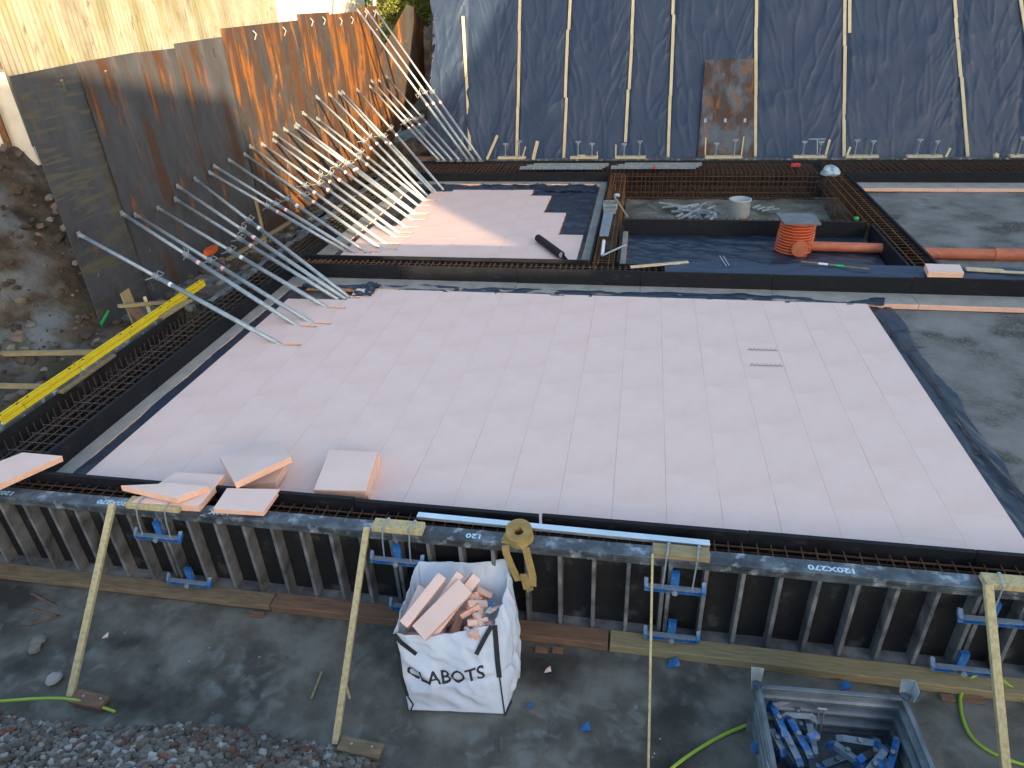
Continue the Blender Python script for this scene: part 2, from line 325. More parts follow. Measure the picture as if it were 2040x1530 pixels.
# ------------------------------------------------------------------ steel formwork panels
FZ0, FZ1, FY = -.98, .2, -.56
def formwork(name, axis, a0, a1, face, out, label, group, z1=FZ1, nr=8, stencil=None, inner=None):
    """panel lying along an axis; face = coordinate of the skin, out = -1/+1 side of the ribs"""
    L = a1 - a0; e = empty(name, ((a0 + a1) / 2, face, FZ0) if axis == 'x' else (face, (a0 + a1) / 2, FZ0), label, 'formwork panel', group)
    H = z1 - FZ0
    if axis == 'y': e.rotation_euler = (0, 0, R(90) if out < 0 else R(-90))
    # local frame: x along, -y outwards
    s = 1 if axis == 'y' or out < 0 else -1
    if axis == 'x' and out > 0: e.rotation_euler = (0, 0, R(180)); s = 1
    if axis == 'y': e.rotation_euler = (0, 0, R(-90) if out < 0 else R(90))
    MB().span((-L / 2 + .004, -.012, .05), (L / 2 - .004, 0, H - .05)).build('skin', M['fwskin'], e)
    MB().span((-L / 2 + .002, -.175, H - .05), (L / 2 - .002, .002, H), ch=.004).span((-L / 2 + .004, -.175, H - .10), (L / 2 - .004, -.168, H - .052)).build('top_rail', M['fw'], e)
    MB().span((-L / 2 + .002, -.17, 0), (L / 2 - .002, .002, .05), ch=.004).build('bottom_rail', M['fwrib'], e)
    for k in range(nr + 1):
        x = -L / 2 + .03 + (L - .06) * k / nr
        b = MB().span((x - .02, -.166, .052), (x + .02, -.014, H - .102), ch=.004)
        r = b.build('rib', M['fwrib'], e)
    if stencil:
        for sx, txt in stencil:
            me = text_mesh(txt, .095, .0008); me.materials.append(M['paint'])
            t = link('stencil', me, e, (sx, -.10, H + .0015)); t.rotation_euler = (0, 0, R(180)); t.scale = (1.25, .95, 1)
    return e
fx = [-9.2, -6.63, -3.86, -1.06, 1.79, 4.64, 7.4]
names = ['steel formwork panel nearest the front left corner', 'steel formwork panel under the pile of loose pink boards', 'steel formwork panel left of the bag, carrying the bright bar end',
         'steel formwork panel behind the bag and strap roll', 'steel formwork panel behind the steel box, stencilled 120X270', 'steel formwork panel cut by the right picture edge']
st = [None, [(-.35, '120X270'), (1.2, '120X270')], [(-.62, '120X')], [(-.55, '120')], [(.1, '120X270')], None]
for i in range(1, 6):
    if i == 1: a0, a1 = -7.35, fx[2]
    else: a0, a1 = fx[i], fx[i + 1]
    formwork('steel_formwork', 'x', a0, a1, FY, -1, names[i], 'steel formwork panels along the front', nr=10 if i == 1 else 8, stencil=st[i])
ly = [-.5, 2.2, 4.85]
for i in range(2):
    formwork('steel_formwork', 'y', ly[i], ly[i + 1], -7.08, -1, ['steel formwork panel under the near end of the yellow edging', 'steel formwork panel under the far end of the yellow edging'][i], 'steel formwork panels on the left side', stencil=[(.15, '120X270')] if i == 0 else [(.35, '120X270')])
bx = [-6.1, -3.3, .35, 3.1, 6.95, 9.7, 12.5, 15.3]
for i in range(7):
    formwork('steel_formwork', 'x', bx[i], bx[i + 1], 17.0, 1, f'dark back formwork panel below the sheeted slope, {ORD[i]} from the left', 'dark formwork panels along the back', z1=.26, nr=7)
    o = [c for c in COL.objects if c.name.startswith('skin')][-1]
# timber sole plates along the front
for a, b, m, lab in ((-7.6, -2.62, 'woodd', 'weathered timber sole plate at the left foot of the front formwork'), (-2.6, 1.24, 'woodr', 'reddish timber sole plate in the middle of the front formwork'),
                     (1.26, 7.2, 'wooddp', 'long pale timber sole plate at the right foot of the formwork')):
    o = MB().beam((a, -.83, -.945), (b, -.83 - (.05 if m == 'wooddp' else 0), -.945), .2, .11 if m != 'woodd' else .07, ch=.006).build('sole_plate', M[m]); tag(o, lab, 'timber', 'timbers under the front formwork')
for k, (x, y, L) in enumerate(((.55, -1.02, .14), (.72, -1.0, .12), (-2.75, -1.0, .18), (4.5, -1.02, .12), (4.72, -1.0, .22))):
    tag(MB().box((x, y, -.985), (L, .07, .03), ch=.003).build('packing_block', M['woodr']), ['small orange wedge left of the plumb batten', 'small orange wedge second right beside it', 'brown wedge left of the bag by the sole plate', 'small brown wedge near the hose loop', 'longer brown wedge inside the hose loop'][k], 'wedge', 'wedges at the timber sole plates')

# ------------------------------------------------------------------ rebar cages
def cage(axis, a0, a1, b0, b1, z0, z1, step, label, r=.007, m='rebar', nt=3, ns=3, double=True):
    e = empty('rebar_cage', (a0, b0, z0) if axis == 'x' else (b0, a0, z0), label, 'rebar cage', 'rebar cages in the foundation beams')
    W, H, L = b1 - b0, z1 - z0, a1 - a0
    def P(a, b, c): return (a, b, c) if axis == 'x' else (b, a, c)
    n = min(100, int(L / step)); step = L / n
    mb = MB(); mb.tube([P(0, 0, 0), P(0, W, 0), P(0, W, H), P(0, 0, H)], r, 5, closed=True)
    if double: mb.tube([P(.025, W * .08, H + .012), P(.025, W * .92, H + .012)], r, 5).tube([P(.02, W * .16, H), P(.02, W * .16, H - .14)], r, 5)
    st = mb.build('stirrup', M[m], e)
    for k in range(1, n + 1):
        o = link('stirrup', st.data, e, P(k * step + random.uniform(-.012, .012), random.uniform(-.006, .006), random.uniform(-.006, .006)))
        o.rotation_euler = (0, 0, random.uniform(-.03, .03))
    bars = [(W * (k + .5) / nt, H - .02) for k in range(nt)] + [(W * (k + .5) / nt, .02) for k in range(nt)]
    bars += [(.015, H * (k + .5) / ns) for k in range(ns)] + [(W - .015, H * (k + .5) / ns) for k in range(ns)]
    for b, c in bars:
        MB().tube([P(-.05, b, c), P(L * .5, b + random.uniform(-.006, .006), c - .004), P(L + .05, b, c)], r * 1.25, 5).build('longitudinal_bar', M[m], e)
    return e
cage('x', -7.0, 5.9, -.53, -.31, -.6, .13, .14, 'long narrow rebar cage behind the front formwork', m='rebar', r=.0085, nt=2, double=False)
lc = cage('y', -.2, 17.0, -6.66, -6.04, -.5, .14, .2, 'wide rebar cage along the left side beside the yellow edging', r=.0065, m='rebar3', nt=5, double=False)
for k in range(44):
    MB().tube([(-.30, 0, .58), (-.33, .01, .1), (-.32, 0, -.35)], .008, 5).build('vertical_bar', M['rebar'], lc, loc=(0, -.1 + .125 * k, random.uniform(-.03, .03)))
cage('x', -5.95, .5, 7.05, 7.5, -.5, .17, .12, 'rebar cage in the cross beam behind the big pink field', m='rebar2', nt=3)
cage('x', .62, 6.5, 7.06, 7.5, -.5, .17, .12, 'rebar cage in the cross beam in front of the orange manhole', nt=3)
cage('x', -5.9, 6.3, 15.42, 16.85, -.62, .16, .13, 'broad rebar cage along the back beam behind the pit', r=.009, nt=7, ns=5)
cage('x', 6.7, 14.5, 15.4, 16.85, -.5, .2, .16, 'rebar cage along the right half of the back beam', r=.007, nt=3)
cage('y', 7.6, 15.3, .44, .86, -.5, .2, .17, 'rebar cage running back from the cross beam on the left of the pit', r=.0075, m='rebar2', nt=2, double=False)
cage('y', 7.6, 15.3, 6.5, 6.93, -.62, .2, .18, 'rebar cage running back on the right of the pit', r=.0075, m='rebar2', nt=2, ns=4, double=False)
cage('x', .95, 6.4, 10.62, 10.95, -.6, .16, .15, 'small rebar cage behind the low wall in the pit', r=.008, nt=2, ns=2)
cage('x', -6.1, -5.3, 7.0, 7.55, -.3, .14, .1, 'bundle of rusty bars at the left end of the cross beam', m='rebar2', r=.009, nt=6)

# ------------------------------------------------------------------ insulated edge shutters (upright black board + grey foot)
ZT = .25
def shutter(axis, a0, a1, face, side, label, foot=.3, z0=-.5, step=2.4, t=.05, footz=-.02, wob=.012, gaps=(), z1=ZT):
    """face = plane of the board towards the foot, side = direction of the foot"""
    e = empty('edge_shutter', (a0, face, -.1) if axis == 'x' else (face, a0, -.1), label, 'edge shutter', 'black edge shutters round the slab')
    n = max(1, round((a1 - a0) / step)); L = (a1 - a0) / n
    def S(m_, x0, x1, y0, y1, z0_, z1_, mi=0):
        if axis == 'x': m_.span((x0, y0, z0_), (x1, y1, z1_), m=mi, ch=.003)
        else: m_.span((y0, x0, z0_), (y1, x1, z1_), m=mi, ch=.003)
    for k in range(n):
        x0, x1 = k * L + .003, (k + 1) * L - .003; o = random.uniform(-wob, wob) * .5; dz = random.uniform(-wob, wob)
        b = MB()
        if k in gaps: x1 -= .03
        S(b, x0, x1, o - side * t if side > 0 else o, o if side > 0 else o + t, z0 + .1, z1 + .1 + dz); b.build('board', M['black'], e)
        if foot:
            f = MB(); S(f, x0, x1, side * .004 if side > 0 else -foot, foot if side > 0 else -.004, -.02, footz + .1 + random.uniform(-.003, .003)); f.build('foot', [M['foot'], M['peach']], e)
            me = [c for c in e.children if c.name.startswith('foot')][-1].data
            for p in me.polygons:
                nn = p.normal; v = nn.y if axis == 'x' else nn.x
                if v * side > .8: p.material_index = 1
    return e
shutter('x', -5.85, 6.8, -.27, 1, 'black edge shutter along the front of the big pink field', foot=0, step=2.1, gaps=(2,), wob=.01)
shutter('y', -.2, 6.93, -5.87, 1, 'black edge shutter along the left of the big pink field', foot=.24)
shutter('x', -5.9, 13.6, 6.93, -1, 'long black edge shutter across the middle behind the big pink field', foot=.5, step=2.6, z1=.28)
shutter('x', -5.9, .36, 7.6, 1, 'black edge shutter in front of the small pink field', foot=0)
shutter('x', .96, 6.4, 7.6, 1, 'black edge shutter in front of the manhole bay', foot=0, z1=.2)
shutter('x', 7.05, 13.6, 7.6, 1, 'black edge shutter in front of the right sand bay', foot=0, z1=.2)
shutter('x', -5.6, .34, 15.2, -1, 'black edge shutter behind the small pink field', foot=.3)
shutter('x', 7.0, 15.2, 15.2, -1, 'black edge shutter behind the right sand bay', foot=.62)
shutter('y', 7.66, 15.15, .36, -1, 'thin black edge shutter right of the small pink field', foot=.22, t=.04, z1=.2)
shutter('y', 7.66, 15.15, -5.98, 1, 'black edge shutter left of the small pink field behind the props', foot=.42, z1=.12)
shutter('y', 7.66, 15.1, 7.0, 1, 'black edge shutter left of the right sand bay', foot=0)
shutter('y', 7.66, 10.4, 6.42, -1, 'black edge shutter right of the manhole bay', foot=0, z1=.22)
shutter('y', 7.66, 10.4, .96, 1, 'black edge shutter left of the manhole bay', foot=.12, t=.04, z1=.2)
shutter('x', .98, 6.38, 10.45, -1, 'black edge shutter between the manhole bay and the pit', foot=0, step=5.4)

# ------------------------------------------------------------------ membranes on the ground
def film(name, x0, x1, y0, y1, z, label, amp=.012, m='film2', n=(60, 60), dirx=(3, 3), edge=.03, s=0):
    X, Y = np.meshgrid(np.linspace(x0, x1, n[0]), np.linspace(y0, y1, n[1]), indexing='ij')
    u = (X - x0) / (x1 - x0); v = (Y - y0) / (y1 - y0)
    Xo = X + edge * vn(Y * 2.1, X * 0, s + 1) * 2; Yo = Y + edge * vn(X * 2.1, Y * 0, s + 2) * 2
    rg = 1 - np.abs(fbm(X * dirx[0] + .8 * Y, Y * dirx[1], s + 3, 3)) * 4
    Z = z + amp * rg + amp * fbm(X * 7, Y * 7, s + 5)
    o = gridmesh(name, np.stack([Xo, Yo, Z], -1), M[m]); tag(o, label, 'plastic sheet'); return o
film('plastic_sheet', -5.62, -5.3, -.2, 6.75, -.03, 'dark blue plastic sheet strip along the left edge of the big pink field', n=(10, 160), amp=.006, s=1)
film('plastic_sheet', -5.4, 5.75, 6.30, 6.62, -.018, 'crumpled dark plastic strip along the back edge of the big pink field', n=(300, 14), amp=.022, dirx=(1.5, 5), edge=.07, s=2)
film('plastic_sheet', 5.34, 5.82, -.25, 6.5, -.095, 'dark blue plastic strip along the right edge of the big pink field', n=(26, 200), amp=.014, dirx=(5, 1.2), edge=.06, s=3)
film('plastic_sheet', -2.2, .05, 7.75, 15.1, -.06, 'dark blue plastic sheet right of the small pink field', n=(80, 180), amp=.02, dirx=(2, 2.6), s=4)
film('plastic_sheet', -5.6, .05, 14.1, 15.0, -.05, 'dark plastic sheet behind the small pink field', n=(160, 30), amp=.03, dirx=(2, 3), s=5)
film('plastic_sheet', 1.0, 6.36, 7.72, 10.36, -.09, 'dark blue plastic sheet on the floor of the manhole bay', n=(140, 80), amp=.017, dirx=(1.6, 2.2), s=6)
film('plastic_sheet', -5.6, -5.05, 7.8, 15.0, -.045, 'dark plastic sheet between the props left of the small pink field', n=(16, 140), amp=.012, s=7)
# the flap standing at the far left corner of the big field
film('plastic_flap', -4.15, -3.75, 5.95, 6.6, .0, 'crumpled dark plastic flap where two props meet the pink boards', n=(24, 30), amp=.05, dirx=(5, 5), s=8)

# ------------------------------------------------------------------ pink insulation boards
def cells(lo, hi, cuts):
    return sorted(set([lo, hi] + [c for c in cuts if lo < c < hi]))
def board_mesh(w_, l_, t, holes=()):
    """flat board with real slots: origin at its lower left corner underneath"""
    xs = cells(0, w_, [h[i] for h in holes for i in (0, 2)]); ys = cells(0, l_, [h[i] for h in holes for i in (1, 3)])
    keep = {}; 
    for i in range(len(xs) - 1):
        for j in range(len(ys) - 1):
            cx, cy = (xs[i] + xs[i + 1]) / 2, (ys[j] + ys[j + 1]) / 2
            keep[i, j] = not any(h[0] < cx < h[2] and h[1] < cy < h[3] for h in holes)
    b = MB(); c = .002
    for (i, j), k in keep.items():
        if not k: continue
        x0, x1, y0, y1 = xs[i], xs[i + 1], ys[j], ys[j + 1]
        L, Rr, D, U = (not keep.get((i - 1, j), False)), (not keep.get((i + 1, j), False)), (not keep.get((i, j - 1), False)), (not keep.get((i, j + 1), False))
        a0, a1, b0, b1 = x0 + c * L, x1 - c * Rr, y0 + c * D, y1 - c * U
        b.add([(a0, b0, t), (a1, b0, t), (a1, b1, t), (a0, b1, t)], [(0, 1, 2, 3)], 0)
        b.add([(x0, y0, 0), (x1, y0, 0), (x1, y1, 0), (x0, y1, 0)], [(3, 2, 1, 0)], 1)
        for f_, p, q, P2, Q2 in ((L, (x0, y1), (x0, y0), (a0, b1), (a0, b0)), (Rr, (x1, y0), (x1, y1), (a1, b0), (a1, b1)), (D, (x0, y0), (x1, y0), (a0, b0), (a1, b0)), (U, (x1, y1), (x0, y1), (a1, b1), (a0, b1))):
            if f_:
                b.add([(*p, 0), (*q, 0), (*q, t - c), (*p, t - c)], [(0, 1, 2, 3)], 1).add([(*p, t - c), (*q, t - c), (*Q2, t), (*P2, t)], [(0, 1, 2, 3)], 0)
    return b
# prop feet in the pink fields (pixel positions of the photograph's camera fit)
PROPS = [((158, 467), (568, 692), .38), ((243, 425), (601, 655), .37), ((270, 428), (630, 649), .43), ((315, 415), (660, 618), .43), ((350, 397), (674, 597), .41), ((354, 371), (690, 597), .4),
         ((389, 357), (696, 593), .37), ((418, 344), (700, 507), .40), ((427, 331), (716, 508), .42), ((457, 319), (735, 506), .42), ((488, 308), (768, 501), .43), ((499, 292), (775, 490), .4), ((523, 287), (795, 477), .42),
         ((545, 279), (800, 468), .38), ((546, 266), (815, 457), .42), ((567, 257), (827, 442), .40), ((588, 252), (831, 431), .42), ((591, 247), (834, 429), .43), ((604, 225), (838, 414), .47), ((632, 236), (849, 404), .40),
         ((631, 193), (852, 402), .42), ((656, 188), (855, 394), .41), ((675, 184), (866, 387), .43), ((682, 183), (870, 385), .45), ((712, 179), (884, 379), .40)]
feet = [atz(p[1][0], p[1][1], -.06) for p in PROPS]
slots = [(f.x - .10, f.y - .045, f.x + .30, f.y + .045) for f in feet]
def field(x_right, ncol, y0s, y1s, first, name_field, grp, skip=lambda c, j: False, L=1.25):
    for c in range(ncol):
        xr = x_right - .6 * c; xl = xr - .6
        y0, y1 = y0s(c), y1s(c); cuts = []; y = y0 + first(c)
        while y < y1 - .12: cuts.append(y); y += L
        ys = [y0] + cuts + [y1]
        for j in range(len(ys) - 1):
            if ys[j + 1] - ys[j] < .03: continue
            g_ = random.choice((.0004, .0007, .0013)); hs = []
            for (a, b_, c_, d) in slots:
                a2, b2, c2, d2 = max(a, xl) - xl, max(b_, ys[j]) - ys[j], min(c_, xr) - xl, min(d, ys[j + 1]) - ys[j]
                if a2 < c2 - .01 and b2 < d2 - .01: hs.append((a2, b2, c2, d2))
            o = board_mesh(.6 - 2 * g_, ys[j + 1] - ys[j] - .0004, .1, hs).build('insulation_board', [M['pink'], M['peach']], None, loc=(xl + g_, ys[j] + .0002, -.1 + random.uniform(-.0005, .0005)))
            o.rotation_euler = (random.uniform(-.0003, .0003), random.uniform(-.0004, .0004), 0)
            tag(o, f'pink board of the {name_field}, {ORD[c]} row from the right, {ORD[j]} from front', 'insulation board', grp)
fst = {0: .8, 1: .35, 2: .74, 3: 1.1, 4: .82, 5: .5 + .62, 6: .55, 7: .98, 8: .62, 9: 1.0, 10: .84, 11: .4, 12: .95, 13: .3, 14: .7, 15: 1.05, 16: .5, 17: .9}
bk = lambda c: 6.34 if c < 16 else (5.75 if c == 16 else 5.72)
field(5.4, 18, lambda c: -.215, bk, lambda c: fst[c], 'big field', 'pink boards of the big field')
E1 = [10.0, 11.8, 13.5, 14.1]
bf = lambda c: [10.0, 11.82, 13.49, 14.12][c] if c < 4 else (14.1 if c < 7 else (13.9 if c == 7 else 10.5))
field(.04, 9, lambda c: 7.66, bf, lambda c: [.75, .3, .95, .5, 1.1, .65, .2, .9, .6][c], 'small field', 'pink boards of the small field')

# ------------------------------------------------------------------ steel trench plates
PL = [([(20, 152), (155, 125)], 'rustA', 0, 'dark steel plate with greenish chevron smears, nearest in the row'),
      ([(153, 125), (272, 104)], 'rustB', .05, 'dark steel plate with an orange rust streak, next to the smeared one'),
      ([(270, 105), (349, 96)], 'rustB', .03, 'narrow dark rust-streaked steel plate with the lowest top edge'),
      ([(347, 87), (443, 73)], 'rustB', .045, 'steel plate with two lifting holes left of the tall step'),
      ([(440, 57), (594, 40)], 'rustC', .08, 'tall brown and orange steel plate right of the step'),
      ([(592, 28), (655, 24)], 'rustC', .06, 'brown steel plate whose top stands above its neighbours'),
      ([(653, 29), (710, 23)], 'rustD', .08, 'bright orange rusted steel plate under the tallest props'),
      ([(708, 16), (752, 11)], 'rustD', .05, 'last orange rusted steel plate at the corner')]
for tops, m, off, lab in PL:
    a, b = atw(*tops[0], off), atw(*tops[1], off)
    e = empty('trench_plate', (a.x, a.y, -.8), lab, 'steel plate', 'steel plates standing along the left of the pit')
    A = Vector((a.x, a.y, -.8)); B = Vector((b.x, b.y, -.8)); n = Vector(WN); L = (B - A).length; d = (B - A).normalized()
    hole = [.68 * L] if m == 'rustA' else ([.4 * L] if off == .05 else ([.4 * L, .75 * L] if off == .045 else []))
    mb = MB(); H0, H1 = a.z, b.z
    # plate as cells so that the lifting holes are real
    us = sorted({0, L, *[h - .045 for h in hole], *[h + .045 for h in hole]}); hz = .20
    def zt(u): return H0 + (H1 - H0) * u / L
    for i in range(len(us) - 1):
        u0, u1 = us[i], us[i + 1]; isH = any(abs((u0 + u1) / 2 - h) < .02 for h in hole)
        segs = [(0, 1)] if not isH else [(0, zt(u0) + .8 - hz - .2), (zt(u0) + .8 - hz, None)]
        for s0, s1 in segs:
            def Q(u, z): return d * u + Vector((0, 0, z))
            t0 = zt(u0) + .8 if s1 in (1, None) else s1; t1 = zt(u1) + .8 if s1 in (1, None) else s1
            mb.prism([Q(u0, s0), Q(u1, s0), Q(u1, t1), Q(u0, t0)], -n * .025)
    mb.build('plate', M[m], e)
    if m in ('rustC', 'rustD'):
        for k in range(2):
            p = d * (L * (.35 + .4 * k)) + Vector((0, 0, zt(L * .5) + .8 - .22)) + n * .02
            MB().tube([p + Vector((0, 0, .1)), p + n * .07 + Vector((0, 0, .02)), p + Vector((0, 0, -.1))], .018, 8).build('lifting_lug', M['galv2'], e)
    if m == 'rustA':
        p = d * (.12) + Vector((0, 0, .72)) + n * .004
        MB().box(p, (.012, .34, .05), Matrix.Rotation(.5, 3, 'X')).build('spray_mark', M['greenpaint'], e)
# leaning plates and earth at the corner
def quad_slab(name, P, th, m, label, cat, group=None, n=None):
    P = [Vector(p) for p in P]; n = (P[1] - P[0]).cross(P[2] - P[0]).normalized() if n is None else Vector(n)
    return tag(MB().prism(P, n * th).build(name, m), label, cat, group)
cY = 17.9
LP0 = np.array(atw(735, 60)); LN = np.array([.93, -.37, 0.])
def atl(x, y, off=0): return atp(x, y, LP0 + LN * off, LN)
quad_slab('trench_plate', [atl(x, y, -.12) for x, y in ((811, 8), (828, 16), (838, 110), (822, 190), (800, 250), (752, 330), (722, 330), (722, 200), (752, 120))], .025, M['rustC'], 'brown steel plate leaning in the corner beside the dark sheeting', 'steel plate', n=-LN)
quad_slab('trench_plate', [atl(x, y, -.30) for x, y in ((826, 22), (842, 40), (846, 130), (852, 240), (800, 262), (805, 120))], .025, M['rustD'], 'bright rusted plate edge between the leaning plate and the sheeting', 'steel plate', n=-LN)
relief('corner_earth', -8.6, -5.6, 16.9, 20.5, 90, 90, lambda x, y: -.5 + .5 * np.clip(y - 17.5, 0, 1.6) * (.5 + .5 * np.clip((x + 8.6) / 1.4, 0, 1)) + .22 * fbm(x * 2.5, y * 2.5, 21, 5) - .25 * np.clip(x + 6.4, 0, 1), M['soil'])
# rough bank behind the corner with a shrub
relief('back_bank', -16, -5.5, 20.2, 34, 60, 60, lambda x, y: .9 + .33 * (y - 20) + .5 * fbm(x * .8, y * .8, 22, 4), M['soil'])
def shrub(name, c, r, n, label, seed):
    rr = random.Random(seed); e = empty(name, (c[0], c[1], c[2] - r[2]), label, 'shrub', 'shrubs behind the corner')
    w_ = MB(); cl = []
    for k in range(9):
        a = rr.uniform(0, 6.28); q = Vector((math.cos(a) * r[0] * rr.uniform(.3, .8), math.sin(a) * r[1] * rr.uniform(.3, .8), r[2] * rr.uniform(.9, 1.8)))
        w_.tube([(0, 0, 0), q * .5 + Vector((0, 0, .1)), q], [.05, .03, .012], 5); cl.append(q)
    w_.build('stem', M['woodd'], e)
    lv = MB()
    for k in range(n):
        q = rr.choice(cl) + Vector([rr.gauss(0, .32 * r[i]) for i in range(3)]); s = rr.uniform(.035, .075)
        a = Vector([rr.uniform(-1, 1) for _ in range(3)]).normalized(); b = a.orthogonal().normalized()
        lv.add([q, q + a * s + b * s * .4, q + a * s * 2, q + a * s - b * s * .4], [(0, 1, 2, 3)])
    lv.build('leaves', M['leaf'], e)
p1 = aty(800, 30, 23.5); shrub('shrub', (p1.x, p1.y, p1.z), (1.1, .9, .9), 9000, 'yellow-green shrub lit by the sun beside the leaning plate', 1)
p2 = aty(772, 95, 22); shrub('shrub', (p2.x, p2.y, p2.z), (.8, .8, .7), 5000, 'smaller shrub low behind the last steel plate', 2)
p3 = aty(850, -30, 24); shrub('shrub', (p3.x, p3.y, p3.z), (1.3, .9, .9), 7000, 'shrub at the top of the bank above the dark sheeting', 3)
tag(MB().tube([aty(744, -40, 21), aty(746, 12, 20.2), aty(748, 60, 19.6)], .06, 10).build('white_post', M['render']), 'sunlit white post standing behind the corner plate', 'post')
# ------------------------------------------------------------------ corrugated shed behind the plates
e = empty('corrugated_shed', (-11.5, 8, -1), 'shed clad in pale lichened corrugated sheets behind the steel plates', 'shed')
SX = -11.3
y0, y1 = atx(22, 60, SX).y - .35, 28
ys = np.arange(y0, y1, .017); n = len(ys); zs = np.array([2.6, 4.2, 7.5]); P = np.zeros((n, 3, 3))
for j, z in enumerate(zs):
    P[:, j, 0] = -.0 + .034 * np.sin(ys * 2 * math.pi / .146) + .02 * np.floor((ys - y0) / 1.05 % 2) + (.03 if j == 2 else 0); P[:, j, 1] = ys - 8; P[:, j, 2] = z + 1
gridmesh('cladding', P, M['clad'], e)
zb = atx(60, 140, SX).z
MB().span((.02, atx(560, 20, SX).y - 8, 3), (.09, y1 - 8, 8.4)).build('overexposed_panel', M['render'], e)  # pale panel added so this stretch of wall overexposes to white
MB().span((-.9, y0 - 8 + .1, 3.2), (-.06, y1 - 8, zb + 1.0)).build('sill_beam', M['render'], e)
MB().span((-.30, y0 - 8 + .15, 0), (-.12, y1 - 8, 3.2)).build('wall', M['render'], e)
MB().span((-9, y0 - 8 + 6, 0), (-8.8, y1 - 8, 8.5)).build('back_wall', M['brick'], e)
MB().span((-9, y0 - 8, 8.5), (.3, y1 - 8, 8.6)).build('roof', M['slate'], e)
for k in range(4):
    b = MB(); yy = y0 - 8 - .05 + 3.4 * k; x0 = -.5
    b.tube([(x0, yy, 0), (x0, yy, 8.5)], .07, 6).tube([(x0 - 3.2, yy, 4), (x0, yy, 6.4)], .05, 6).tube([(x0 - 3.2, yy, 6.4), (x0, yy, 4.2)], .05, 6).tube([(x0 - 3.2, yy, 0), (x0 - 3.2, yy, 8.5)], .06, 6).tube([(x0 - 6, yy, 5.2), (x0, yy, 5.2)], .06, 6)
    b.build('truss', M['rebar2'], e)
quad_slab('garden_wall', [atx(-60, 160, -12.6), atx(45, 140, -12.0), atx(60, 235, -12.0), atx(-60, 262, -12.6)], .25, M['render'], 'pale rendered wall in sun left of the nearest steel plate', 'wall', n=(-1, 0, 0))

# ------------------------------------------------------------------ sheeted slope at the back
def slope_sheet(name, x0, x1, s0, s1, label, n=(700, 300), seams=None):
    X, S_ = np.meshgrid(np.linspace(x0, x1, n[0]), np.linspace(s0, s1, n[1]), indexing='ij')
    bat = np.array(BATX); dist = np.min(np.abs(X[..., None] - bat), -1); side = np.sign(X - bat[np.argmin(np.abs(X[..., None] - bat), -1)])
    u = X + .16 * fbm(X * .7, S_ * .5, 31)
    # folds hanging down from the battens, slanting away on both sides
    sl = X + side * .33 * S_ * 1.0
    f1 = (1 - np.abs(fbm(sl * 3.1, S_ * .55, 32, 3)) * 3.2) * (.35 + .65 * np.exp(-dist * 1.2))
    f2 = (1 - np.abs(fbm(u * 2.9 + .3 * S_, S_ * .6, 34, 2)) * 3.5)
    f3 = fbm(X * .55, S_ * .45, 36, 3)
    f4 = 1 - np.abs(fbm(X * 2.2 + 2.0 * S_, S_ * 2.4, 38, 2)) * 5
    H = .042 * np.clip(f1, 0, 1) ** 2.2 + .022 * np.clip(f2, 0, 1) ** 2.5 + .10 * f3 + .004 * np.clip(f4, 0, 1) - .035 * np.exp(-(dist / .09) ** 2)
    H = H * np.clip((S_ - s0) * 3 + .3, .3, 1)
    edge = .5 * vn(S_ * 1.3, S_ * 0, 41) * (np.arange(n[0])[:, None] < 2)
    base = SP0[None, None, :] + np.stack([X * 0, S_ * math.cos(SL), S_ * math.sin(SL)], -1)
    P = base + np.stack([X - edge, X * 0, X * 0], -1) + H[..., None] * SN * -1 * -1
    o = gridmesh(name, P, M['film']); tag(o, label, 'plastic sheet'); return o
BT = [((922, 18), (936, 300)), ((1037, -30), (1029, 316)), ((1136, -30), (1122, 318)), ((1264, -30), (1247, 283)), ((1343, -30), (1331, 313)), ((1508, -30), (1505, 312)), ((1684, -30), (1682, 312)), ((1900, -30), (1927, 314)), ((2028, -30), (2058, 150))]
BATX = [ats(*a).x * .5 + ats(*b).x * .5 for a, b in BT]
slope_sheet('slope_sheet', -6.15, 17, -.25, 8.2, 'large dark blue plastic sheet draped over the back slope')
tag(MB().prism([(-6.3, 17.95, -1), (-6.3, 22.5, 7.6), (-6.3, 40, 8.2), (-6.3, 40, -1)], (24, 0, 0)).build('slope_earth', M['soil']), kind='structure')
lab = ['short batten at the left end of the dark sheeting, in two pieces', 'batten second from the left with its top in the sun', 'batten third from the left with its top in the sun', 'short batten ending well above the formwork', 'thin batten left of the rusty plate on the sheeting',
       'batten along the right side of the rusty plate', 'long batten with a spliced piece at its top', 'batten leaning right on the dark sheeting', 'batten in the top right corner of the sheeting']
for (a, b), l_ in zip(BT, lab):
    A, B = ats(*a, .045), ats(*b, .045); e = empty('batten', B, l_, 'batten', 'battens holding down the dark sheeting'); d = A - B; Lb = d.length; cuts = [0]; 
    while cuts[-1] < Lb - .3: cuts.append(min(Lb, cuts[-1] + random.uniform(1.6, 2.6)))
    for k in range(len(cuts) - 1):
        o = Vector((random.uniform(-.02, .02), 0, 0))
        MB().beam(d * (cuts[k] / Lb) + o, d * ((cuts[k + 1] - .004) / Lb) + o + Vector((random.uniform(-.02, .02), 0, 0)), .095, .035, up=SN, ch=.003).build('lath', M['wallwood'], e)
    if l_.startswith('long batten with'):
        MB().beam(d + Vector((.13, 0, 0)), d * .72 + Vector((.13, 0, 0)) + Vector(SN) * .01, .095, .035, up=SN).build('lath', M['wallwood'], e)
quad = [ats(1405, 120, .1), ats(1502, 118, .1), ats(1500, 330, .1), ats(1388, 330, .1)]
e = empty('trench_plate', quad[3], 'rusty steel plate lying on the dark sheeting', 'steel plate')
MB().prism([q - quad[3] for q in quad], Vector(SN) * .03).build('plate', M['rustE'], e)
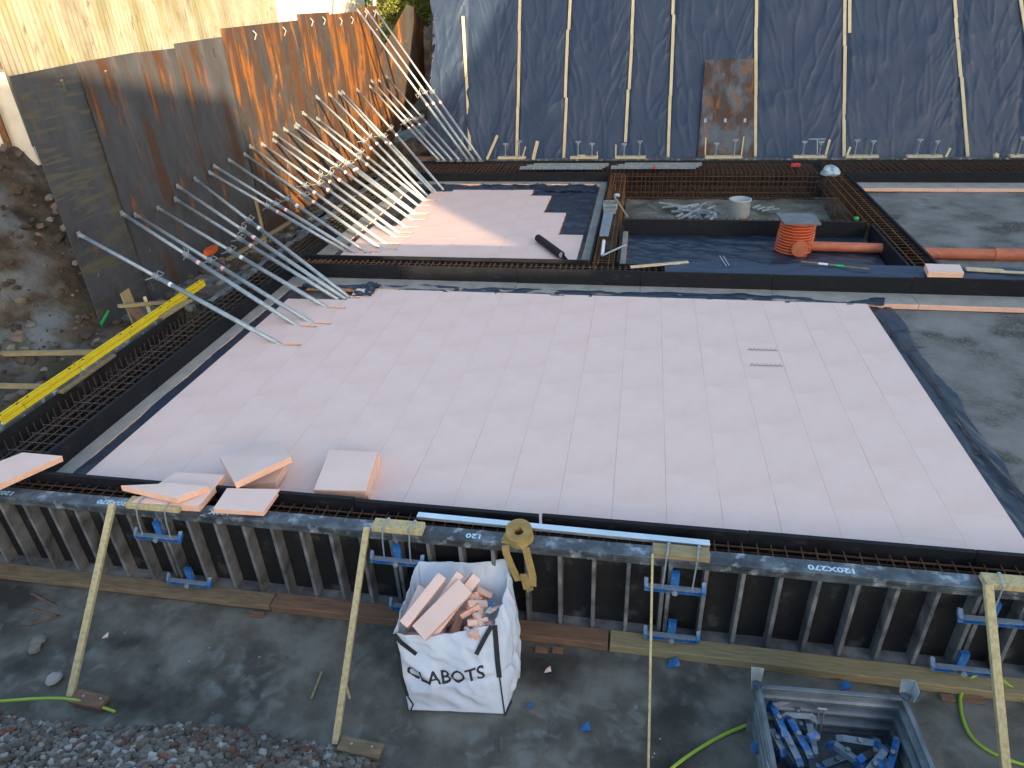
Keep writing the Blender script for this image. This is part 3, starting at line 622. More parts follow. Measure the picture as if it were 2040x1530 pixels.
for x in (1405, 1445, 1484):
    p = ats(x, 240, .13) - quad[3]; MB().box(p, (.07, .03, .12), Matrix.Rotation(SL - R(90), 3, 'X')).build('lug', M['galv'], e)

# ------------------------------------------------------------------ push-pull props
def prop(k, head, foot, frac, label, grp, on_wall=True):
    e = empty('raking_prop', foot, label, 'prop', grp); d = head - foot; L = d.length; u = d.normalized(); q = u.to_track_quat('X', 'Z').to_matrix()
    c = 1 - frac
    MB().tube([(0, 0, 0), d * c], .042, 12).build('outer_tube', M['galv'], e, True)
    MB().tube([d * (c - .05), d * .985], .033, 12).build('inner_tube', M['galv'], e, True)
    cm = MB().tube([d * c - u * .10, d * c + u * .03], .052, 12).tube([d * c - u * .03, d * c + u * .0], .06, 10)
    cm.build('collar_nut', M['galv2'], e)
    a = u.orthogonal().normalized(); a = (a + Vector((random.uniform(-.6, .6), random.uniform(-.6, .6), random.uniform(-.6, .2)))).normalized(); p = d * c
    hb = MB().tube([p - a * .05, p - a * .11 + u * .03, p - a * .12 - u * .10, p - a * .05 - u * .08], .009, 6).tube([p + a * .04, p + a * .15 + u * .08], .011, 6)
    hb.build('locking_pin', M['galv2'], e)
    MB().tube([d * (c - .085), d * (c - .085 + .012 + .006 * random.random())], .0435, 12, caps=False).build('sticker', M['pinkst'] if k % 3 else M['white'], e)
    MB().box(Vector((.0, 0, -.028)), (.17, .1, .02)).tube([(-.045, -.05, .01), (-.045, .05, .01)], .016, 6).build('foot_plate', M['galv2'], e)
    n = Vector(WN) if on_wall else Vector((1, 0, 0)); q = n.to_track_quat('X', 'Z').to_matrix()
    MB().box(d - n * .004, (.014, .08, .10), q).tube([d * .97, d * .997], .037, 8).build('head_plate', M['galv2'], e)
    return e
for k, (h, f, fr) in enumerate(PROPS):
    hd = atw(*h, .1); hd = Vector(hd); ft = feet[k] - Vector((0, 0, .0))
    prop(k, hd, Vector((ft.x, ft.y, -.062)), fr, f'galvanised raking prop standing in the pink boards, {ORD[k]} from the near end', 'raking props between the pink boards and the steel plates')
PB = [((737, 172), (874, 319)), ((740, 161), (885, 319)), ((755, 160), (900, 319)), ((769, 152), (915, 319)), ((712, 20), (932, 319)), ((729, 19), (944, 319)), ((749, 22), (958, 319))]
for k, (h, f) in enumerate(PB):
    ft = atz(*f, .33); hd = Vector(atw(*h, .1))
    prop(k + 1, hd, ft, .55 if k > 3 else .5, ('raking prop footed on the back formwork, %s of the four lower ones from the left' if k < 4 else 'long raking prop rising to the corner plate, %s of three from the left') % ORD[k if k < 4 else k - 4], 'raking props standing on the back formwork')
# earth pad under the far props' feet is the back formwork rail
# ------------------------------------------------------------------ yellow edging, timbers on the left
yp = [(-8, 836), (38, 804), (152, 729), (247, 661), (325, 610), (399, 560)]
for k in range(5):
    a, b = atz(*yp[k], .28), atz(*yp[k + 1], .28); a.x = -7.17 - .01 * k; b.x = a.x - .008; e = empty('yellow_edging', a, f'yellow plastic edge rail on the left formwork, {ORD[k]} length from the near end', 'edge rail', 'yellow edge rails on the left formwork')
    d = b - a - Vector((0, .02, 0)); m_ = MB()
    m_.beam((0, 0, 0), d, .075, .03, ch=.004).beam((.036, 0, .028), d + Vector((.036, 0, .028)), .02, .03, ch=.003).beam((-.036, 0, .028), d + Vector((-.036, 0, .028)), .02, .03, ch=.003)
    m_.beam((.048, 0, -.05), d + Vector((.048, 0, -.05)), .012, .07)
    m_.build('rail', M['yellow'], e)
    for q in (.12, .88): MB().tube([d * q + Vector((0, 0, .03)), d * q + Vector((0, 0, .045))], .014, 8).build('screw', M['dark'], e)
def timber(a, b, w_, h, m, label, cat='timber', group=None, up=(0, 0, 1), name='timber'):
    return tag(MB().beam(a, b, w_, h, up=up, ch=.004).build(name, M[m]), label, cat, group)
a, b = atz(428, 516, .36), atz(592, 438, .36); timber((-7.25, a.y, .36), (-7.12, b.y, .36), .1, .05, 'woodd', 'grey timber rail running under the props')
o = atz(418, 500, .42); mb = MB(); n8 = [(o.x + .13 * math.cos(t) * (1 if math.sin(t) > -.3 else .8) * .8, o.y + .26 * math.sin(t), .37) for t in np.linspace(0, 6.28, 9)[:-1]]
tag(mb.prism(n8, (.03, 0, .12)).build('orange_cap', M['orangeb']), 'bright orange plastic cap on the timber rail', 'cap')
o = Vector((-8.2, 5.1, -.2))
timber(atx(248, 580, -8.25), atx(272, 640, -8.25), .24, .04, 'wooddp', 'upright board offcut left of the yellow edging', 'board', up=(1, 0, 0))
timber(atx(236, 610, -8.1), atx(330, 602, -7.7), .09, .06, 'wooddp', 'thin batten across the upright offcut', 'batten')
timber(atx(262, 612, -8.18), atx(290, 640, -7.75), .2, .04, 'woodr', 'short brown board slanting below the thin batten', 'board')
timber(atx(288, 592, -8.0), atx(300, 628, -7.8), .06, .05, 'wood', 'short peg leaning over the thin batten', 'peg')
timber(atx(508, 392, -8.15), atx(531, 492, -7.95), .07, .05, 'wooddp', 'timber post standing between the props and the steel plates', 'post', up=(1, 0, 0))
timber(atz(322, 632, .22), atz(378, 598, .22), .13, .04, 'wooddp', 'board piece on the formwork under the yellow edging', 'board')
timber(atz(-30, 705, -.16), atz(222, 701, -.16), .09, .07, 'wooddp', 'long timber on the gravel, the farther of two at the left edge')
timber(atz(-30, 768, -.16), atz(95, 770, -.16), .07, .07, 'wooddp', 'shorter timber on the gravel, the nearer of two at the left edge')
timber(atz(118, 782, .16), atz(224, 707, .16), .14, .04, 'woodd', 'weathered board under the middle of the yellow edging')

# ------------------------------------------------------------------ raking timber braces with head and foot blocks
BR = [((236, 992), (140, 1388), (245, 352, 1010), 'leftmost timber brace leaning out from under the loose pink boards', .07),
      ((735, 1042), (668, 1482), (742, 842, 1047), 'timber brace left of the white bag', .06),
      ((1300, 1086), (1291, 1560), (1300, 1414, 1096), 'thin timber brace between the bag and the steel box', .03),
      ((1950, 1132), (2006, 1560), (1956, 2075, 1150), 'timber brace right of the steel box at the picture edge', .075)]
for k, (t, f, (hx0, hx1, hy), lb, wd) in enumerate(BR):
    z0 = -.97 if k != 2 else -.99
    T, F = atz(*t, .285), atz(*f, z0); T.y = min(T.y, -.765)
    e = empty('timber_brace', F, lb, 'brace', 'timber braces in front of the formwork')
    MB().beam((0, 0, 0), T - F, wd, .045 if k != 2 else .022, up=(1, 0, 0) if k == 2 else (0, 0, 1), ch=.003).build('post', M['wood'], e)
    A, B = atz(hx0, hy, .25), atz(hx1, hy + (hx1 - hx0) * .09, .25); A.y = B.y = -.665; A.z = B.z = .237
    MB().beam(A - F, B - F, .15, .068, ch=.005).build('head_block', M['wood'] if k != 2 else M['wooddp'], e)
    for q in (.25, .78):
        p = A.lerp(B, q) - F
        MB().tube([p + Vector((.015, .06, .045)), p + Vector((.01, -.02, .06)), p + Vector((0, -.10, .035)), p + Vector((-.01, -.125, -.12)), p + Vector((-.02, -.135, -.36 if k != 3 else -.2))], .0085, 6).tube([p + Vector((.02, .05, .036)), p + Vector((.02, .05, .06))], .016, 8).build('tie_hook', M['galv'], e)
    if k < 2:
        g0 = Vector((.05, 0, .02)); MB().beam(g0, g0 + Vector((.42 if k else .38, -.03, 0)), .15, .05, ch=.004).build('foot_block', M['woodr'] if k == 0 else M['woodd'], e)
        for q in (.12, .32): MB().tube([g0 + Vector((q, 0, .024)), g0 + Vector((q, 0, .03))], .012, 8).build('nail', M['galv'], e)
# ------------------------------------------------------------------ blue formwork clamps
def clamp(c, w_, label, rot=0, m=None):
    e = empty('formwork_clamp', c, label, 'clamp', 'blue clamps on the front formwork'); e.rotation_euler = (0, rot, 0)
    for s in (-1, 1):
        MB().span((-w_ / 2, -.03, .0 if s > 0 else -.045), (w_ / 2, .03, .006 if s > 0 else -.039)).build('flange', M['bluegrey' if s > 0 else 'blue'], e)
    MB().span((-w_ / 2, .0, -.039), (w_ / 2, .03, 0)).build('web', M['blue'], e)
    for s in (-1, 1):
        MB().prism([(s * w_ / 2, -.03, -.045), (s * (w_ / 2 + .035), -.02, -.05), (s * (w_ / 2 + .04), .05, .02), (s * w_ / 2, .04, .02)] if s > 0 else [(s * w_ / 2, -.03, -.045), (s * w_ / 2, .04, .02), (s * (w_ / 2 + .04), .05, .02), (s * (w_ / 2 + .035), -.02, -.05)], (0, 0, .05)).build('jaw', M['blue'], e)
    MB().tube([(.0, -.07, -.02), (.0, .02, -.02)], .012, 8).tube([(0, -.06, -.02), (0, -.04, -.02)], .03, 6).build('wedge_bolt', M['galv'], e)
    MB().span((-.04, .032, -.02), (.04, .075, .17)).build('hook_plate', M['blue'], e)
jx = [-3.86, -1.06, 1.79, 4.64]
for k, x in enumerate(jx):
    clamp((x + (.0, .04, .08, .1)[k], -.805, -.11), .52, 'upper blue clamp ' + ['below the pile of loose pink boards', 'behind the left shoulder of the white bag', 'by the thin timber brace', 'at the right picture edge'][k], .0)
    clamp((x + (.18, .15, .1, .02)[k], -.805, -.80), .5, 'lower blue clamp ' + ['near the weathered sole plate', 'half hidden left of the white bag', 'just above the pale sole plate by the thin brace', 'by the hose loop'][k], .0)

# ------------------------------------------------------------------ bulk bag
bl = [atz(815, 1414, -.985), atz(1006, 1422, -.985), atz(1036, 1342, -.985)]; bl.append(bl[0] + (bl[2] - bl[1]) * .95)
tp = [atz(784, 1262, -.26), atz(986, 1244, -.22), atz(1014, 1112, -.05), atz(834, 1118, -.08)]
bagE = empty('bulk_bag', (bl[0] + bl[2]) / 2, 'white woven bulk bag filled with pink foam offcuts, black straps at its corners', 'bulk bag'); O = Vector(bagE.location)
def face(P0, P1, Q0, Q1, n, sd, bulge, nrm):
    u, v = np.meshgrid(np.linspace(0, 1, n), np.linspace(0, 1, n), indexing='ij')
    A = lambda q: np.array(q)[None, None, :]
    P = (A(P0) * (1 - u)[..., None] + A(P1) * u[..., None]) * (1 - v)[..., None] + (A(Q0) * (1 - u)[..., None] + A(Q1) * u[..., None]) * v[..., None]
    k = bulge * 16 * u * (1 - u) * v * (1 - v) + .030 * (1 - np.abs(fbm(u * 3.2 + v * 1.3, v * 2.2, sd, 3)) * 4) * (4 * u * (1 - u)) ** .5 + .012 * fbm(u * 9, v * 4, sd + 3) - .02 * np.exp(-((v - .42 - .1 * (u - .5) ** 2) / .035) ** 2) * 1.0
    k = k * np.clip(u * (1 - u) * 14, 0, 1) * np.clip(v * 8, .1, 1)
    P = P + k[..., None] * np.array(nrm)[None, None, :]; P[..., 2] += -.05 * (4 * u * (1 - u)) * v ** 3
    return P - np.array(O)
cs = [((0, 1), (0, -1, .1)), ((1, 2), (1, -.1, .05)), ((2, 3), (0, 1, 0)), ((3, 0), (-1, 0, 0))]
FR = None
for k, ((i, j), nm) in enumerate(cs):
    P = face(bl[i], bl[j], tp[i], tp[j], 60, 50 + k, .055 if k != 1 else .10, nm)
    if k == 0: FR = P
    o = gridmesh('panel', P, M['bag'], bagE); md = o.modifiers.new('thick', 'SOLIDIFY'); md.thickness = .006; md.offset = 0
fl = MB().add([q - O + Vector((0, 0, .01)) for q in bl], [(0, 1, 2, 3)]); fl.build('base', M['bag'], bagE)
def onf(u, v, off=.004):
    x = min(max(u, 0), .9999) * 59; y = min(max(v, 0), .9999) * 59; i, j = int(x), int(y); a, b = x - i, y - j; i2, j2 = min(i + 1, 59), min(j + 1, 59)
    p = (FR[i, j] * (1 - a) + FR[i2, j] * a) * (1 - b) + (FR[i, j2] * (1 - a) + FR[i2, j2] * a) * b
    return Vector(p) + Vector((0, -1, .25)).normalized() * off
me = text_mesh('CLABOTS', 1.0, .0); xs = [v.co.x for v in me.vertices]; x0, x1 = min(xs), max(xs)
import bmesh
bm = bmesh.new(); bm.from_mesh(me); bmesh.ops.subdivide_edges(bm, edges=[e_ for e_ in bm.edges if e_.calc_length() > .12], cuts=3); bmesh.ops.triangulate(bm, faces=bm.faces[:]); bm.to_mesh(me); bm.free()
for v in me.vertices:
    s = (v.co.x - x0) / (x1 - x0); v.co = onf(.06 + .80 * s, .46 + v.co.y * .225 + .10 * (s - .45) ** 2 * 2, .006)
me.materials.append(M['ink']); link('lettering', me, bagE)
def strap(pts, w_=.045, name='strap'):
    b = MB()
    for a, c in zip(pts[:-1], pts[1:]): b.beam(a, c, w_, .006, up=(0, -1, .3))
    b.build(name, M['strap'], bagE)
T0, T1, T2, T3 = [q - O for q in tp]; B0, B1, B2, B3 = [q - O for q in bl]; fo = Vector((0, -.016, .004))
strap([onf(.01, 1, .012), onf(.06, .9, .02), onf(.2, .76, .015)]); strap([onf(.97, 1, .012), onf(.9, .9, .02), onf(.8, .74, .015)])
strap([onf(.0, 1, .012), onf(.02, .75, .015), onf(.0, .45, .015), onf(.02, .2, .012)], .03); strap([onf(1, 1, .012), onf(.99, .6, .018), onf(.99, .42, .018)], .05)
strap([onf(.02, .2, .012), onf(.06, .08, .01), onf(.02, 0, .01)], .014); strap([onf(.99, .42, .012), onf(1, .0, .01)], .014)
strap([T2 + Vector((0, -.02, .0)), T2 + Vector((.01, -.04, -.12))], .03); strap([B1 + Vector((0, -.02, .0)), B1.lerp(B2, .3) + Vector((.02, 0, .01))], .02)
# offcuts standing in the bag: x, y around the middle; long sticks lean to the upper right
bc = (tp[0] + tp[2]) / 2; rr = random.Random(3)
def stick(a, b, w_, h, label, roll=0):
    d = (Vector(b) - Vector(a)).normalized(); up = Matrix.Rotation(roll, 3, d) @ Vector((0, -.5, 1))
    o = MB().beam(a, b, w_, h, up=up, ch=.003); o = o.build('foam_offcut', M['peach']); me = o.data; me.materials.append(M['pink'])
    for p in me.polygons:
        if p.normal.dot((up - d * up.dot(d)).normalized()) > .8: p.material_index = 1
    tag(o, label, 'foam offcut', 'pink foam offcuts in the white bag')
stick(atz(805, 1245, -.2), atz(882, 1148, .06), .10, .11, 'long pink stick leaning at the left in the white bag', .2)
stick(atz(835, 1262, -.24), atz(928, 1168, .03), .19, .07, 'broadest pink slab lying across the middle of the bag', .1)
stick(atz(850, 1240, -.28), atz(918, 1142, .05), .08, .12, 'narrow pink stick behind the broad slab', .3)
stick(atz(860, 1262, -.34), atz(948, 1148, .0), .10, .13, 'thick pink stick topmost behind the broad slab', .5)
stick(atz(815, 1235, -.34), atz(845, 1170, -.1), .12, .05, 'short pink piece at the left rim of the bag', 0)
for k in range(26):
    x, y = rr.uniform(925, 985), rr.uniform(1165, 1262); a = atz(x, y, rr.uniform(-.36, -.24)); th = rr.uniform(0, 3.14)
    d = Vector((math.cos(th), math.sin(th), rr.uniform(-.4, .5))).normalized() * rr.uniform(.05, .11)
    stick(a - d, a + d, rr.uniform(.03, .08), rr.uniform(.02, .06), 'small broken pink offcut in the right half of the white bag', rr.uniform(-1, 1))
for k in range(14):
    a = bc + Vector((rr.uniform(-.36, .34), rr.uniform(-.38, .36), -.38)); th = rr.uniform(0, 3.14); d = Vector((math.cos(th), math.sin(th), rr.uniform(-.2, .2))).normalized() * .16
    stick(a - d, a + d, .14, .07, 'pink offcut lying deep in the white bag', rr.uniform(-1, 1))
for k, (x, y) in enumerate(((972, 1208), (966, 1222))):
    a = atz(x, y, -.2); tag(MB().prism([a, a + Vector((.07, .01, .02)), a + Vector((.05, .06, .03)), a + Vector((.01, .05, .0))], (0, 0, .012)).build('wrapper_scrap', M['blue' if k == 0 else 'bagp']), ['blue wrapper scrap on the offcuts in the bag', 'pale blue wrapper scrap below the blue one in the bag'][k], 'scrap')

# ------------------------------------------------------------------ steel stillage box with clamps
ZB = -.36
b0 = atz(1512, 1368, ZB); b1 = atz(1800, 1392, ZB); b3 = atz(1546, 1548, ZB); b2 = b1 + (b3 - b0) * 1.0 + Vector((.02, 0, 0))
bxE = empty('steel_box', ((b0 + b2) / 2).xy.to_3d() + Vector((0, 0, -1)), 'blue-grey corrugated steel box full of clamps at the bottom of the picture', 'steel box'); O = Vector(bxE.location)
cr = [q - O for q in (b0, b1, b2, b3)]; bt = [q * .97 + Vector((0, 0, -.0)) for q in cr]
for q in bt: q.z = .12
nmw = ['back_wall', 'right_wall', 'front_wall', 'left_wall']
for k in range(4):
    A, B = cr[k], cr[(k + 1) % 4]; a, b = bt[k], bt[(k + 1) % 4]; n = (B - A).cross(Vector((0, 0, 1))).normalized() * -1
    zt = A.z; nz = 33; nu = 12; P = np.zeros((nu, nz, 3))
    for i in range(nu):
        for j in range(nz):
            u, v = i / (nu - 1), j / (nz - 1); q = a.lerp(b, u).lerp(A.lerp(B, u), v); q = q + n * (.028 * max(-.6, min(.6, math.sin(v * 2 * math.pi * 3.5))) / .6)
            P[i, j] = q
    o = gridmesh(nmw[k], P, M['box'], bxE, smooth=False); md = o.modifiers.new('t', 'SOLIDIFY'); md.thickness = .005; md.offset = 0
    MB().beam(A, B, .04, .03, ch=.004).build('rim', M['box'], bxE)
for k in range(4):
    A, a = cr[k], bt[k]; s = (A.xy.to_3d()).normalized() * .02
    MB().beam(Vector((a.x, a.y, 0)) + s, A + s + Vector((0, 0, .03)), .06, .06).build('corner_post', M['box'], bxE)
    p = A + s + Vector((0, 0, .10)); t = (A.xy.to_3d()).normalized()
    sg = Vector((1 if t.x > 0 else -1, 0, 0)); sy = Vector((0, 1 if t.y > 0 else -1, 0))
    c = MB(); c.prism([p - sg * .04 + Vector((0, 0, -.09)) + sy * .03, p + sg * .045 + Vector((0, 0, -.09)) + sy * .03, p + sg * .06 + Vector((0, 0, .06)) + sy * .06, p - sg * .05 + Vector((0, 0, .06)) + sy * .06], (0, .006, 0))
    c.prism([p + sg * .045 + Vector((0, 0, -.09)) + sy * .03, p + sg * .06 + Vector((0, 0, .06)) + sy * .06, p + sg * .07 + Vector((0, 0, .04)) - sy * .04, p + sg * .05 + Vector((0, 0, -.09)) - sy * .05], (.006, 0, 0)); c.build('stacking_ear', M['bluegrey'], bxE)
fl = MB(); fl.add([q for q in bt], [(0, 1, 2, 3)]); fl.build('floor', M['box'], bxE)
ra = random.Random(12)
def bclamp(c, ang, tilt, L, m1, m2, label):
    e = empty('loose_clamp', c, label, 'clamp', 'loose clamps in the steel box'); e.rotation_euler = (ra.uniform(-.5, .5), tilt, ang)
    w_ = .028
    MB().span((-L / 2, -w_, 0), (L / 2, w_, .006)).span((-L / 2, -w_, -.045), (L / 2, -w_ + .006, 0)).span((-L / 2, w_ - .006, -.045), (L / 2, w_, 0)).build('channel', M[m1], e)
    MB().prism([(L / 2, -w_, .006), (L / 2 + .05, -w_, -.03), (L / 2 + .05, -w_, -.09), (L / 2 - .02, -w_, -.05)], (0, 2 * w_, 0)).build('jaw', M[m2], e)
    MB().prism([(-L / 2, -w_, .006), (-L / 2 + .02, -w_, -.05), (-L / 2 - .05, -w_, -.09), (-L / 2 - .05, -w_, -.03)], (0, 2 * w_, 0)).build('jaw', M[m2], e)
    MB().tube([(.0, 0, -.05), (.0, 0, .03)], .012, 6).tube([(0, 0, .02), (0, 0, .035)], .022, 6).build('bolt', M['galv2'], e)
def px_clamp(p, q, z, m1, m2, label, zq=None):
    A, B = atz(*p, z), atz(*q, zq if zq is not None else z); d = B - A
    bclamp((A + B) / 2, math.atan2(d.y, d.x), -math.asin(max(-1, min(1, (B.z - A.z) / d.length))), d.length * .88, m1, m2, label)
px_clamp((1540, 1408), (1562, 1455), -.52, 'blue', 'blue', 'bright blue clamp uppermost in the steel box')
px_clamp((1562, 1455), (1592, 1515), -.56, 'bluegrey', 'blue', 'worn grey clamp continuing below the bright blue one')
px_clamp((1572, 1430), (1612, 1500), -.58, 'blue', 'blue', 'long blue clamp beside the worn grey one')
px_clamp((1532, 1398), (1610, 1388), -.56, 'bluegrey', 'blue', 'worn clamp lying along the back of the steel box')
px_clamp((1560, 1417), (1620, 1420), -.60, 'bluegrey', 'bluegrey', 'grey clamp below the one along the back of the box')
px_clamp((1536, 1450), (1560, 1495), -.60, 'bluegrey', 'blue', 'grey clamp along the left wall of the box')
px_clamp((1660, 1478), (1715, 1518), -.66, 'bluegrey', 'blue', 'grey curved clamp low in the middle of the box')
px_clamp((1675, 1470), (1750, 1482), -.7, 'bluegrey', 'bluegrey', 'grey clamp lying flat at the middle of the box floor')
px_clamp((1755, 1485), (1765, 1535), -.7, 'bluegrey', 'bluegrey', 'grey clamp standing along the right wall of the box')
px_clamp((1612, 1440), (1622, 1490), -.64, 'bluegrey', 'galv2' and 'bluegrey', 'rusty grey clamp in the middle of the heap')
ctr = (b0 + b2) / 2
for k in range(16):
    c = ctr + Vector((ra.uniform(-.5, .5), ra.uniform(-.34, .34), 0)); c.z = -.80 + .09 * (k % 3) - .05 * (c.x > ctr.x)
    bclamp(c, ra.uniform(0, 3.14), ra.uniform(-.35, .35), ra.uniform(.25, .38), ra.choice(['bluegrey', 'bluegrey', 'blue', 'dark']), ra.choice(['blue', 'bluegrey']), 'worn clamp buried in the heap at the bottom of the steel box')
a = atz(1638, 1412, -.5); tag(MB().tube([a + Vector((-.02, 0, 0)), a + Vector((-.025, -.05, -.35)), a + Vector((-.02, -.08, -.42)), a + Vector((.02, -.05, -.35)), a + Vector((.02, 0, 0))], .008, 6).tube([a + Vector((-.04, 0, 0)), a + Vector((.04, 0, 0))], .012, 6).build('rod_hook', M['galv2']), 'thin U-shaped rod standing in the heap of clamps', 'rod')
a = atz(1620, 1468, -.55); tag(MB().box(a, (.10, .06, .05), Matrix.Rotation(.3, 3, 'Z'), ch=.006).build('blue_block', M['blue']), 'small bright blue block on the heap of clamps', 'block')

# ------------------------------------------------------------------ hoses
def hose(px, z, label, r=.016):
    P = [atz(x, y, z) if not isinstance(z, (list, tuple)) else atz(x, y, z[i]) for i, (x, y) in enumerate(px)]; Q = []
    for i in range(len(P) - 1):
        p0, p1, p2, p3 = P[max(i - 1, 0)], P[i], P[i + 1], P[min(i + 2, len(P) - 1)]
        for k in range(8):
            t = k / 8; Q.append(.5 * ((2 * p1) + (p2 - p0) * t + (2 * p0 - 5 * p1 + 4 * p2 - p3) * t * t + (3 * p1 - p0 - 3 * p2 + p3) * t ** 3))
    Q.append(P[-1]); tag(MB().tube(Q, r, 10).build('hose', M['green'], smooth=True), label, 'hose')
hose([(-60, 1400), (0, 1397), (70, 1392), (130, 1392), (180, 1402), (230, 1418)], [-.93] * 4 + [-.95, -.99], 'lime green hose crossing the bottom left corner')
hose([(1310, 1560), (1345, 1525), (1395, 1490), (1445, 1462), (1500, 1440)], -.98, 'lime green hose running under the steel box')
hose([(2120, 1470), (2070, 1430), (2040, 1394), (2014, 1368), (1988, 1349), (1965, 1341), (1940, 1346), (1922, 1366), (1913, 1395), (1920, 1437), (1941, 1474), (1982, 1502), (2040, 1523), (2100, 1530)], [-.97, -.97, -.95, -.9, -.87, -.86, -.88, -.95, -.98, -.98, -.98, -.98, -.98, -.98], 'lime green hose looped round the right timber brace')

# ------------------------------------------------------------------ things on the front formwork
e = empty('aluminium_bar', (0, -.42, .15), 'long bright aluminium straightedge lying on the front rebar cage', 'straightedge')
A, B = atz(832, 1027, .22), atz(1414, 1084, .22)
MB().beam(A - e.location, B - e.location, .075, .045, ch=.004).build('bar', M['alu'], e); 
MB().beam(A - e.location + Vector((.002, -.0395, 0)), B - e.location + Vector((-.002, -.0395, 0)), .003, .028).build('groove', M['galv2'], e)
# strap roll
c = atz(1037, 1062, .255); e = empty('strap_roll', (c.x, -.63, .203), 'coiled ochre webbing strap standing on the front formwork with two tails hanging down', 'webbing strap')
e.rotation_euler = (R(16), R(-4), 0); rp = MB(); n = 220; hw = .07
for q in (-1, 1):
    pass
vs = []; fs = []
for k in range(n):
    t = k / n * 2 * math.pi * 6.5; r_ = .042 + .092 * k / n
    for z_, rad in ((0, r_), (2 * hw, r_), (2 * hw, r_ + .012), (0, r_ + .012)): vs.append((rad * math.cos(t), rad * math.sin(t), z_))
for k in range(n - 1):
    for j in range(4): fs.append((4 * k + j, 4 * k + (j + 1) % 4, 4 * k + 4 + (j + 1) % 4, 4 * k + 4 + j))
rp.add(vs, fs); rp.build('coil', M['ochre'], e)
def tail(pts, name='tail'):
    b = MB(); P = [Vector(p) for p in pts]
    for k in range(len(P) - 1): b.beam(P[k], P[k + 1], .078, .006, up=(0, -1, .2) if abs((P[k + 1] - P[k]).normalized().z) > .5 else (0, 0, 1))
    o = b.build(name, M['ochre'], e)
iv = Matrix.Rotation(R(22), 3, 'X').inverted()
def L_(x, y, z): return iv @ Vector((x, y, z))
tail([L_(-.12, 0, .05), L_(-.15, -.08, .02), L_(-.13, -.14, -.10), L_(-.08, -.16, -.26), L_(-.03, -.16, -.42)])
tail([L_(.02, -.12, .05), L_(.08, -.16, .0), L_(.11, -.175, -.18), L_(.13, -.18, -.34), L_(.12, -.185, -.46), L_(.06, -.19, -.5), L_(.04, -.195, -.30)])

# loose boards on the front left corner
def loose(P, zt, th, label, group='loose pink boards at the front left corner', flip=False):
    Q = [atz(x, y, z_) for (x, y), z_ in zip(P, zt if isinstance(zt, (list, tuple)) else [zt] * 4)]
    n = (Q[1] - Q[0]).cross(Q[3] - Q[0]).normalized()
    if n.z < 0: n = -n
    o = MB().prism(Q, -n * th, m=0).build('loose_board', [M['peach'], M['pink']]); 
    for p in o.data.polygons:
        if abs(p.normal.dot(n)) > .9: p.material_index = 1
    md = o.modifiers.new('b', 'BEVEL'); md.width = .003; md.segments = 1
    tag(o, label, 'insulation board', group)
loose([(-70, 990), (125, 912), (122, 903), (40, 900)][0:0] or [(-95, 955), (45, 901), (124, 908), (-25, 975)], [.45, .38, .34, .40], .08, 'loose pink board jutting in at the left picture edge')
loose([(240, 967), (348, 962), (416, 968), (350, 993)], [.38, .36, .35, .37], .075, 'thin-looking pink board on top of the left brace head')
loose([(262, 1000), (350, 940), (448, 946), (395, 1008)], [.28, .27, .27, .28], .085, 'pink board under the one on the left brace head')
loose([(468, 962), (436, 908), (554, 878), (580, 910)], [.36, .24, .22, .34], .08, 'tilted pink board topmost in the pile, propped on another')
loose([(470, 968), (505, 930), (570, 926), (548, 960)], [.13, .13, .13, .13], .1, 'small pink board under the tilted topmost one')
loose([(424, 1014), (452, 972), (557, 974), (524, 1020)], [.29, .29, .28, .28], .06, 'pink board bridging the cage onto the formwork rail')
loose([(625, 976), (656, 896), (752, 900), (728, 978)], [.205, .205, .205, .205], .1, 'upper pink board of the pair lying near the front edge')
loose([(627, 982), (658, 903), (757, 907), (733, 986)], [.102, .102, .102, .102], .1, 'lower pink board of the pair lying near the front edge')
# spacer rows lying on the big field
for k, (a, b) in enumerate((((1490, 696), (1548, 698)), ((1494, 727), (1558, 729)))):
    A, B = atz(*a, .012), atz(*b, .012); m_ = MB(); pts = [A.lerp(B, i / 14) + Vector((0, .035 * (1 if i % 2 else -1), .015 * (i % 2))) for i in range(15)]
    tag(m_.tube(pts, .0032, 5).tube([A, B], .0025, 5).build('wire_spacer', M['rebar2']), ['farther zigzag wire spacer lying on the big pink field', 'nearer zigzag wire spacer lying on the big pink field'][k], 'wire spacer')
# rods along the right edge
for k, (pts, lb) in enumerate((([(1752, 625), (1800, 690), (1880, 790), (1958, 905), (2060, 1010)], 'rusty bar on the plastic right of the big field, the inner one'), ([(1745, 628), (1850, 745), (1925, 860), (2040, 1000), (2100, 1070)], 'rusty bar on the plastic right of the big field, the longer outer one'), ([(1790, 692), (1840, 692)], 'short rusty bar crossing the plastic right of the big field'), ([(1925, 905), (1962, 902)], 'shorter rusty bar crossing the plastic nearer the front'))):
    tag(MB().tube([atz(x, y, -.05) for x, y in pts], .007, 5).build('steel_bar', M['rebar3']), lb, 'steel bar')

